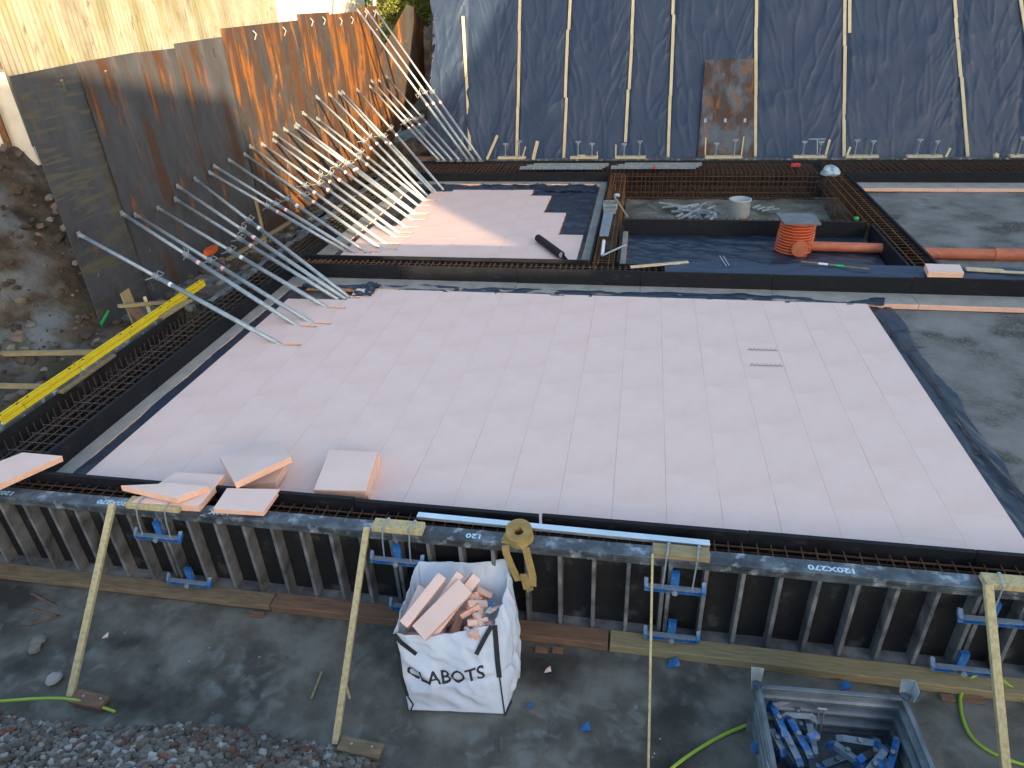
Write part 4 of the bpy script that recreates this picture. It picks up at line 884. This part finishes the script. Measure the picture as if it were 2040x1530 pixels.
# ------------------------------------------------------------------ back beam: timber ties on the formwork
TB = [(822, 872, 317, 0, 'woodr', 'brown board on the back formwork under the props', .26), (986, 1042, 319, 1, 'wallwood', 'pale tie board on the back formwork, leftmost', .26), (1134, 1190, 316, 1, 'wallwood', 'pale tie board carrying a small block', .26),
      (1226, 1287, 311, 1, 'wallwood', 'pale tie board left of the rusty plate', .26), (1404, 1478, 309, 1, 'wallwood', 'pale tie board at the foot of the rusty plate', .26), (1580, 1646, 309, 1, 'wallwood', 'pale tie board below the steel T-bar', .26),
      (1689, 1756, 314, 1, 'wallwood', 'pale tie board right of the clear plastic bag', .26), (1814, 1886, 314, 1, 'wallwood', 'pale tie board with a leaning stake, near the right', .26), (2024, 2080, 314, 1, 'wallwood', 'pale tie board at the right picture edge', .26)]
for x0, x1, y, bolts, m, lb, z in TB:
    A, B = atz(x0, y, .33), atz(x1, y, .33); B.y = A.y = 17.08; A.z = B.z = .295
    e = empty('tie_board', A, lb, 'tie board', 'tie boards on the back formwork'); d = B - A
    MB().beam((0, 0, 0), d, .2, .065, ch=.004).build('board', M[m], e)
    if bolts:
        for q in (.28, .78):
            p = d * q; h = random.uniform(.40, .52)
            MB().tube([p, p + Vector((0, 0, h))], .017, 6).build('rod', M['galv2'], e)
            MB().box(p + Vector((0, 0, h)), (.16, .05, .05), ch=.006).tube([p + Vector((0, 0, h - .08)), p + Vector((0, 0, h - .02))], .035, 6).build('wing_nut', M['bluegrey'], e)
            MB().box(p + Vector((0, 0, .05)), (.1, .1, .03)).build('washer', M['galv2'], e)
ST = [((1040, 318), (1047, 292), .03, 'thin stake right of the leftmost tie board'), ((1062, 318), (1071, 281), .08, 'short pale post leaning at the back formwork, left part'), ((970, 318), (991, 270), .06, 'short leaning post beside the longest props'),
      ((1226, 380), (1227, 288), .03, 'tall thin peg at the corner of the pit'), ((1189, 316), (1190, 302), .02, 'small peg on the tie board with the block'), ((1477, 309), (1482, 272), .025, 'slim stake at the right of the rusty plate'), ((1405, 309), (1406, 274), .03, 'slim white-tipped stake at the left of the rusty plate'),
      ((1645, 308), (1653, 278), .045, 'stake with a pale tip right of the T-bar'), ((1687, 310), (1694, 293), .045, 'short stake right of the long spliced batten'), ((1884, 313), (1893, 295), .045, 'leaning stake on the right tie board'), ((1983, 315), (1985, 307), .09, 'small block on the back formwork near the right edge')]
for a, b, w_, lb in ST:
    A = aty(*a, 17.0); B = aty(*b, 17.1); tag(MB().beam(A, B, w_ * 1.3, w_, up=(0, 1, 0)).build('stake', M['wallwood']), lb, 'stake', 'stakes along the back formwork')
A = aty(1159, 312, 17.1); tag(MB().box(A, (.22, .12, .1), ch=.005).build('wood_block', M['wallwood']), 'small pale block on the tie board', 'block')
A = aty(1628, 308, 17.2); T = aty(1628, 277, 17.3); tag(MB().tube([A, T], .022, 8).beam(T - Vector((.24, 0, 0)), T + Vector((.24, 0, 0)), .05, .04).build('t_bar', M['galv2']), 'steel T-bar standing behind the back formwork', 'T-bar')
# slotted profiles stacked on the back cage
for k, (x0, x1, y, lb) in enumerate(((1063, 1212, 333, 'stack of slotted grey profiles on the back cage, left one'), (1245, 1398, 332, 'stack of slotted grey profiles on the back cage, right of the peg'))):
    e = empty('slotted_profile', atz(x0, y, .3), lb, 'steel profile', 'slotted profiles on the back cage')
    for j in range(3):
        A, B = atz(x0 - 14 * j, y - 3 + 3 * j, .3 - .0 * j), atz(x1 - 6 * j, y - 3 + 3 * j, .3); A, B = A - e.location, B - e.location; m_ = MB(); m_.beam(A, B, .14, .012); m_.beam(A + Vector((0, .07, .03)), B + Vector((0, .07, .03)), .01, .06)
        for i in range(26): m_.box(A.lerp(B, (i + .5) / 26) + Vector((0, -.02, .03)), (.02, .05, .05))
        m_.build('profile', M['galv2'], e)
A = atz(1585, 329, .3); tag(MB().box(A, (.26, .08, .1), ch=.02).box(A + Vector((.03, 0, .01)), (.1, .085, .105), ch=.02).build('tin_can', M['red']), 'red and white tin lying on the back cage', 'tin')
A = atz(1303, 333, .36); tag(MB().box(A, (.09, .09, .07), ch=.015).build('red_cap', M['red']), 'small red cap on the slotted profiles', 'cap')
# clear plastic bag draped at the corner of the pit
c = atz(1656, 334, .34); u, v = np.meshgrid(np.linspace(0, 2 * math.pi, 48), np.linspace(0, math.pi * .55, 24), indexing='ij')
rr_ = .22 * (1 + .35 * fbm(np.cos(u) * 2 + 5, v * 2 + np.sin(u), 61)); P = np.stack([c.x + rr_ * 1.25 * np.cos(u) * np.sin(v), c.y + rr_ * np.sin(u) * np.sin(v), .18 + rr_ * .95 * np.cos(v)], -1)
tag(gridmesh('plastic_bag', P, M['bagp']), 'crumpled pale plastic bag on the corner of the cages', 'plastic bag')
# ------------------------------------------------------------------ pit: PVC pipe, orange branch, debris
c = aty(1470, 436, 12.0); e = empty('pipe_socket', (c.x, c.y, -.62), 'upright grey pipe socket standing in the pit', 'pipe')
h = aty(1468, 396, 12.0).z + .62
m_ = MB(); r0 = .23; ring = [(r0, 0), (r0, h * .55), (r0 * 1.12, h * .6), (r0 * 1.12, h * .95), (r0 * 1.2, h * .97), (r0 * 1.2, h), (r0 * 1.02, h), (r0 * .98, h * .6), (r0 * .9, .05)]
n = 28; vs = [(a * math.cos(2 * math.pi * k / n), a * math.sin(2 * math.pi * k / n), z) for a, z in ring for k in range(n)]
m_.add(vs, [(i * n + k, i * n + (k + 1) % n, (i + 1) * n + (k + 1) % n, (i + 1) * n + k) for i in range(len(ring) - 1) for k in range(n)]); m_.build('socket', M['pvc'], e, True)
A = Vector(c) + Vector((.1, -.12, 0)); A.z = -.25
tag(MB().tube([(c.x + .12, 11.72, -.2), (c.x + .9, 11.45, -.34)], .10, 14).tube([(c.x + .1, 11.75, -.19), (c.x + .35, 11.66, -.235)], .125, 14).build('branch_pipe', M['orange'], smooth=True), 'orange branch pipe leaving the grey socket in the pit', 'pipe')
rd = random.Random(9)
for k in range(34):
    x, y = rd.gauss(1365, 32), rd.uniform(408, 434); p = atz(x, y, -.55); th = rd.uniform(0, 3.14); d = Vector((math.cos(th), math.sin(th), rd.uniform(-.25, .35))) * rd.uniform(.12, .36)
    tag(MB().beam(p - d, p + d, .09, .012, up=(rd.uniform(-.5, .5), rd.uniform(-.5, .5), 1)).beam(p - d + Vector((0, 0, .02)), p + d + Vector((0, 0, .02)), .012, .04).build('scrap_strip', M[rd.choice(['pvc', 'galv2', 'bluegrey', 'galv2'])]), 'grey metal strip in the heap of scrap left of the pipe socket', 'scrap', 'scrap strips heaped in the pit')
for k in range(5):
    p = atz(1500 + 9 * k, 414 + 3 * (k % 3), -.55); tag(MB().beam(p, p + Vector((.2, .1 - .05 * k, .05)), .1, .02).build('scrap_strip', M['pvc']), 'pale scrap piece right of the pipe socket', 'scrap', 'pale scrap right of the pipe socket')
# ------------------------------------------------------------------ orange inspection chamber and pipes
c = atz(1580, 508, -.1); cx, cy = c.x + .02, c.y + .25; ztop = aty(1590, 436, cy + .1).z; H = ztop + .15
e = empty('inspection_chamber', (cx, cy, -.15), 'orange corrugated inspection chamber with a slate lid', 'inspection chamber')
prof = []; nr = 12; r0 = .375
for k in range(nr):
    z = H * k / nr; dz = H / nr; rb = r0 * (1 - .03 * k / nr) + (.012 if k < 8 else 0)
    prof += [(rb - .06, z), (rb - .06, z + dz * .35), (rb, z + dz * .45), (rb, z + dz * .9), (rb - .06, z + dz)]
n = 40; lean = .05
vs = [(a * math.cos(2 * math.pi * k / n) + lean * z, a * math.sin(2 * math.pi * k / n), z) for a, z in prof for k in range(n)]
MB().add(vs, [(i * n + k, i * n + (k + 1) % n, (i + 1) * n + (k + 1) % n, (i + 1) * n + k) for i in range(len(prof) - 1) for k in range(n)]).build('riser', M['orangeb'], e, True)
MB().prism([(-.36 + lean * H, -.36, H + .01), (.37 + lean * H, -.38, H + .01), (.36 + lean * H, .36, H + .02), (-.42 + lean * H, .38, H + .02)], (0, 0, .03)).build('lid', M['slate'], e)
MB().tube([(.06, -.42, .24), (.06, -.36, .24)], .17, 24).build('blank_plate', M['orange'], e)
def pipe(a, b, r, lb, sock=()):
    m_ = MB().tube([a, b], r, 20)
    for q in sock: m_.tube([a.lerp(b, q), a.lerp(b, q + .07)], r * 1.13, 20)
    tag(m_.build('drain_pipe', M['orange'], smooth=False), lb, 'pipe', 'orange drain pipes'); [setattr(p, 'use_smooth', True) for p in bpy.context.scene.objects[-1].data.polygons] if 0 else None
pipe(Vector((cx + .3, 9.35, .04)), Vector((6.46, 9.35, .02)), .105, 'orange drain pipe right of the inspection chamber', ())
pipe(Vector((7.04, 9.2, -.02)), Vector((14.5, 9.16, -.04)), .12, 'long orange drain pipe lying in the right sand bay', (.2,))
# ------------------------------------------------------------------ bits on the cross beam
film('plastic_sheet', 1.9, 9.2, 6.99, 7.62, .255, 'grey dusty plastic strip lying on the cross beam in front of the chamber', n=(220, 20), amp=.012, dirx=(1.2, 4), edge=.05, m='film', s=9)
timber(atz(1256, 532, .27), atz(1371, 522, .27), .09, .03, 'wallwood', 'pale batten lying on the cross beam cage', 'batten')
A, B = atz(1596, 521, .30), atz(1732, 536, .30); e = empty('survey_rod', A, 'thin wooden rod with white and green bands on the cross beam', 'rod')
MB().tube([(0, 0, 0), B - A], .018, 8).build('rod', M['woodd'], e); MB().tube([(B - A) * .26, (B - A) * .4], .022, 8).build('white_band', M['white'], e); MB().tube([(B - A) * .52, (B - A) * .64], .022, 8).build('green_band', M['greenpaint'], e)
loose([(1846, 529), (1842, 523), (1912, 525), (1922, 541)][0:0] or [(1850, 542), (1843, 525), (1912, 527), (1921, 543)], [.40, .40, .40, .40], .1, 'pink board piece lying on the cross beam at the right', 'pink board lying on the cross beam')
timber(atz(1924, 536, .3), atz(2000, 540, .3), .12, .04, 'wallwood', 'pale plank right of the pink board on the cross beam', 'plank')
timber(atz(1990, 541, .3), atz(2075, 545, .3), .07, .03, 'wallwood', 'thin strip at the right end of the cross beam', 'strip')
tag(MB().tube([atz(1434, 510, .28), atz(1447, 530, .28)], .014, 6).tube([atz(1441, 510, .28), atz(1452, 528, .28)], .014, 6).build('steel_clip', M['galv']), 'small steel clip on the cross beam left of the chamber', 'clip')
tag(MB().tube([atz(1203, 480, .25), atz(1200, 507, .25)], .035, 10).build('white_tube', M['white']), 'short white tube on the cage left of the pit', 'tube')
tag(MB().tube([atz(1200, 509, .27), atz(1246, 488, .33)], .02, 8).build('steel_tube', M['galv']), 'steel rod slanting over the cage left of the pit', 'rod')
timber(atz(1224, 392, .3), atz(1250, 432, .1), .05, .03, 'wooddp', 'slanting stick over the cage at the pit corner', 'stick')
A = atz(1229, 389, .3); tag(MB().box(A, (.14, .12, .08), Matrix.Rotation(.4, 3, 'Z'), ch=.02).build('foil_scrap', M['alu']), 'crumpled foil scrap on the cage at the pit corner', 'scrap')
for k, (x, y, s) in enumerate(((1216, 408, .17), (1215, 417, .14))):
    A = atz(x, y, .30 - .04 * k); tag(MB().box(A + Vector((-s, 0, 0)), (.02, s * 2, .14)).box(A + Vector((s, 0, 0)), (.02, s * 2, .14)).box(A + Vector((0, s, 0)), (2 * s, .02, .14)).box(A + Vector((0, -s, 0)), (2 * s, .02, .14)).build('square_sleeve', M['galv2']), ['larger square steel sleeve on the cage left of the pit', 'smaller square steel sleeve just below the larger'][k], 'steel sleeve')
for k in range(3):
    A, B = atz(1207 + 6 * k, 422, .28 + .01 * k), atz(1198 + 5 * k, 470, .28 + .01 * k); tag(MB().beam(A, B, .09, .02).build('sheet_strip', M['galv2']), ['grey steel strip leftmost of three on the left pit cage', 'grey steel strip in the middle of three on the left pit cage', 'grey steel strip rightmost of three on the left pit cage'][k], 'steel strip')
A = atz(1706, 437, .28); tag(MB().tube([A, A + Vector((0, 0, .05))], .05, 10).build('green_cap', M['greenpaint']), 'tiny bright green cap on the cage behind the chamber', 'cap')
# black roll on the small field
A, B = atz(1072, 474, .09), atz(1118, 508, .09); e = empty('membrane_roll', A, 'short black roll lying on the small pink field', 'roll'); d = B - A
o = MB().tube([(0, 0, 0), d], .085, 18, caps=False).tube([(0, 0, 0), d], .06, 18, caps=False); [o.tube([q, q + d.normalized() * .004], .086, 18) for q in ()]; o.build('roll', M['black'], e, True)
MB().tube([(-.0, 0, 0), d * .0 - d.normalized() * .0 + d * .03], .08, 18).build('core', M['dark'], e); MB().tube([d * .985, d * 1.003], .06, 14).build('end', M['galv2'], e)
MB().prism([d + Vector((.0, .03, .06)), d + Vector((.16, -.08, -.08)), d + Vector((.0, -.0, -.088)), d * .1 + Vector((.07, .05, -.088)), d * .1 + Vector((.0, .09, .02))], (0.004, .004, .004)).build('loose_end', M['black'], e)
# dead bits on the near concrete
for k, (a, b, m, lb) in enumerate((((620, 1392), (641, 1338), 'wooddp', 'splinter of wood lying left of the second brace'), ((62, 1182), (112, 1208), 'woodr', 'brown wood sliver below the left sole plate'), ((58, 1212), (118, 1228), 'woodr', 'second brown sliver crossing the first'), ((52, 1246), (120, 1226), 'woodr', 'long thin sliver at the left of the concrete'), ((683, 1340), (697, 1392), 'wood', 'thin splinter hanging by the brace left of the bag'))):
    timber(atz(*a, -.985), atz(*b, -.985), .025, .012, m, lb, 'wood sliver', name='wood_sliver')
for k, (x, y, s, lb) in enumerate(((1342, 1325, .07, 'blue and white wrapper scrap right of the thin brace'), (1166, 1453, .05, 'blue wrapper scrap below the bag to the right'), (1683, 1370, .06, 'blue scrap behind the steel box'), (1092, 1338, .035, 'pale fleck on the concrete right of the bag'), (78, 1278, .09, 'fist-sized stone near the left brace'), (71, 1294, .08, 'grey stone just below the fist-sized one'), (110, 1355, .09, 'pale stone by the foot of the left brace'), (212, 1270, .035, 'pink crumb on the concrete right of the left brace'), (1056, 1408, .03, 'small blue fleck below the bag'))):
    p = atz(x, y, -.98); m_ = MB(); q = random.Random(k)
    if s > .075:
        vs = []; 
        for j in range(5):
            for i in range(8): th = i / 8 * 6.283; ph = (j + .5) / 5 * 3.1416; r_ = s * q.uniform(.8, 1.05); vs.append(p + Vector((r_ * math.cos(th) * math.sin(ph), r_ * math.sin(th) * math.sin(ph), .5 * r_ * math.cos(ph) + s * .3)))
        m_.add(vs, [(j * 8 + i, j * 8 + (i + 1) % 8, (j + 1) * 8 + (i + 1) % 8, (j + 1) * 8 + i) for j in range(4) for i in range(8)] + [tuple(range(8)), tuple(range(32, 40))]); mm = 'stoneg' if k != 6 else 'stonew'; nm, ct = 'stone', 'stone'
    else:
        m_.prism([p + Vector((-s, -s * .6, 0)), p + Vector((s, -s * .3, .02)), p + Vector((s * .5, s, .035)), p + Vector((-s * .6, s * .5, .01))], (0, 0, .014)); mm = 'blue' if 'blue' in lb else 'pink'; nm, ct = 'litter_scrap', 'scrap'
    tag(m_.build(nm, M[mm]), lb, ct)
# ------------------------------------------------------------------ gravel (stuff): thousands of small stones in one object per colour family
def stones(name, n, place, mats, smin, smax, seed, kind='stuff'):
    r_ = np.random.RandomState(seed); t = (1 + 5 ** .5) / 2
    V = np.array([(-1, t, 0), (1, t, 0), (-1, -t, 0), (1, -t, 0), (0, -1, t), (0, 1, t), (0, -1, -t), (0, 1, -t), (t, 0, -1), (t, 0, 1), (-t, 0, -1), (-t, 0, 1)]) / 1.9
    F = np.array([(0, 11, 5), (0, 5, 1), (0, 1, 7), (0, 7, 10), (0, 10, 11), (1, 5, 9), (5, 11, 4), (11, 10, 2), (10, 7, 6), (7, 1, 8), (3, 9, 4), (3, 4, 2), (3, 2, 6), (3, 6, 8), (3, 8, 9), (4, 9, 5), (2, 4, 11), (6, 2, 10), (8, 6, 7), (9, 8, 1)])
    vs = []; fs = []; mi = []
    for k in range(n):
        x, y, z = place(r_); s = smin + (smax - smin) * r_.rand() ** 4; sc_ = np.array([1, r_.uniform(.6, 1), r_.uniform(.45, .8)]) * s
        a = r_.uniform(0, 6.28); ca, sa = math.cos(a), math.sin(a); W_ = V * sc_ * r_.uniform(.75, 1.2, (12, 1))
        tl = r_.uniform(-.5, .5); W_ = W_ @ np.array([[1, 0, 0], [0, math.cos(tl), -math.sin(tl)], [0, math.sin(tl), math.cos(tl)]]); W_ = W_ @ np.array([[ca, sa, 0], [-sa, ca, 0], [0, 0, 1]])
        fs.append(F + 12 * k); vs.append(W_ + [x, y, z + s * .2]); mi += [r_.choice(len(mats), p=[.5, .3, .08, .12][:len(mats)] if len(mats) == 4 else None)] * 20
    me = bpy.data.meshes.new(name); me.from_pydata(np.concatenate(vs).tolist(), [], np.concatenate(fs).tolist())
    for m_ in mats: me.materials.append(M[m_])
    me.polygons.foreach_set('material_index', mi); o = link(name, me); tag(o, kind=kind); return o
def pl_bank(r_):
    while 1:
        x = r_.uniform(-6, 2.2); y = -2.36 - r_.rand() ** 1.2 * 1.9
        e_ = -2.40 - .12 * math.sin(x * 1.3 + 1)
        if y < e_ - .12 * max(0, x + 1) * .5 or r_.rand() < .015: return x, y, float(bankz(np.array([[x]]), np.array([[y]]))[0, 0])
tag(stones('gravel', 30000, pl_bank, ['stoneb', 'stoneg', 'stoner', 'stonew'], .007, .06, 3), 'loose multicoloured gravel on the near bank', 'gravel')
def pl_left(r_):
    x = r_.uniform(-14.5, -7.35); y = r_.uniform(-2, 12); return x, y, float(leftz(np.array([[x]]), np.array([[y]]))[0, 0])
tag(stones('rubble', 4200, pl_left, ['soilst', 'stoneb', 'soilst', 'stoneg'], .015, .16, 4), 'loose stones and rubble on the left bank', 'rubble')
def pl_gr(r_):
    x = r_.uniform(-4.6, 3); y = r_.uniform(-2.4, -1.1); return x, y, -1.0
tag(stones('grit', 350, pl_gr, ['stoneg', 'stoneb', 'stoneg', 'stonew'], .003, .014, 6), 'scattered grit on the near concrete', 'grit')
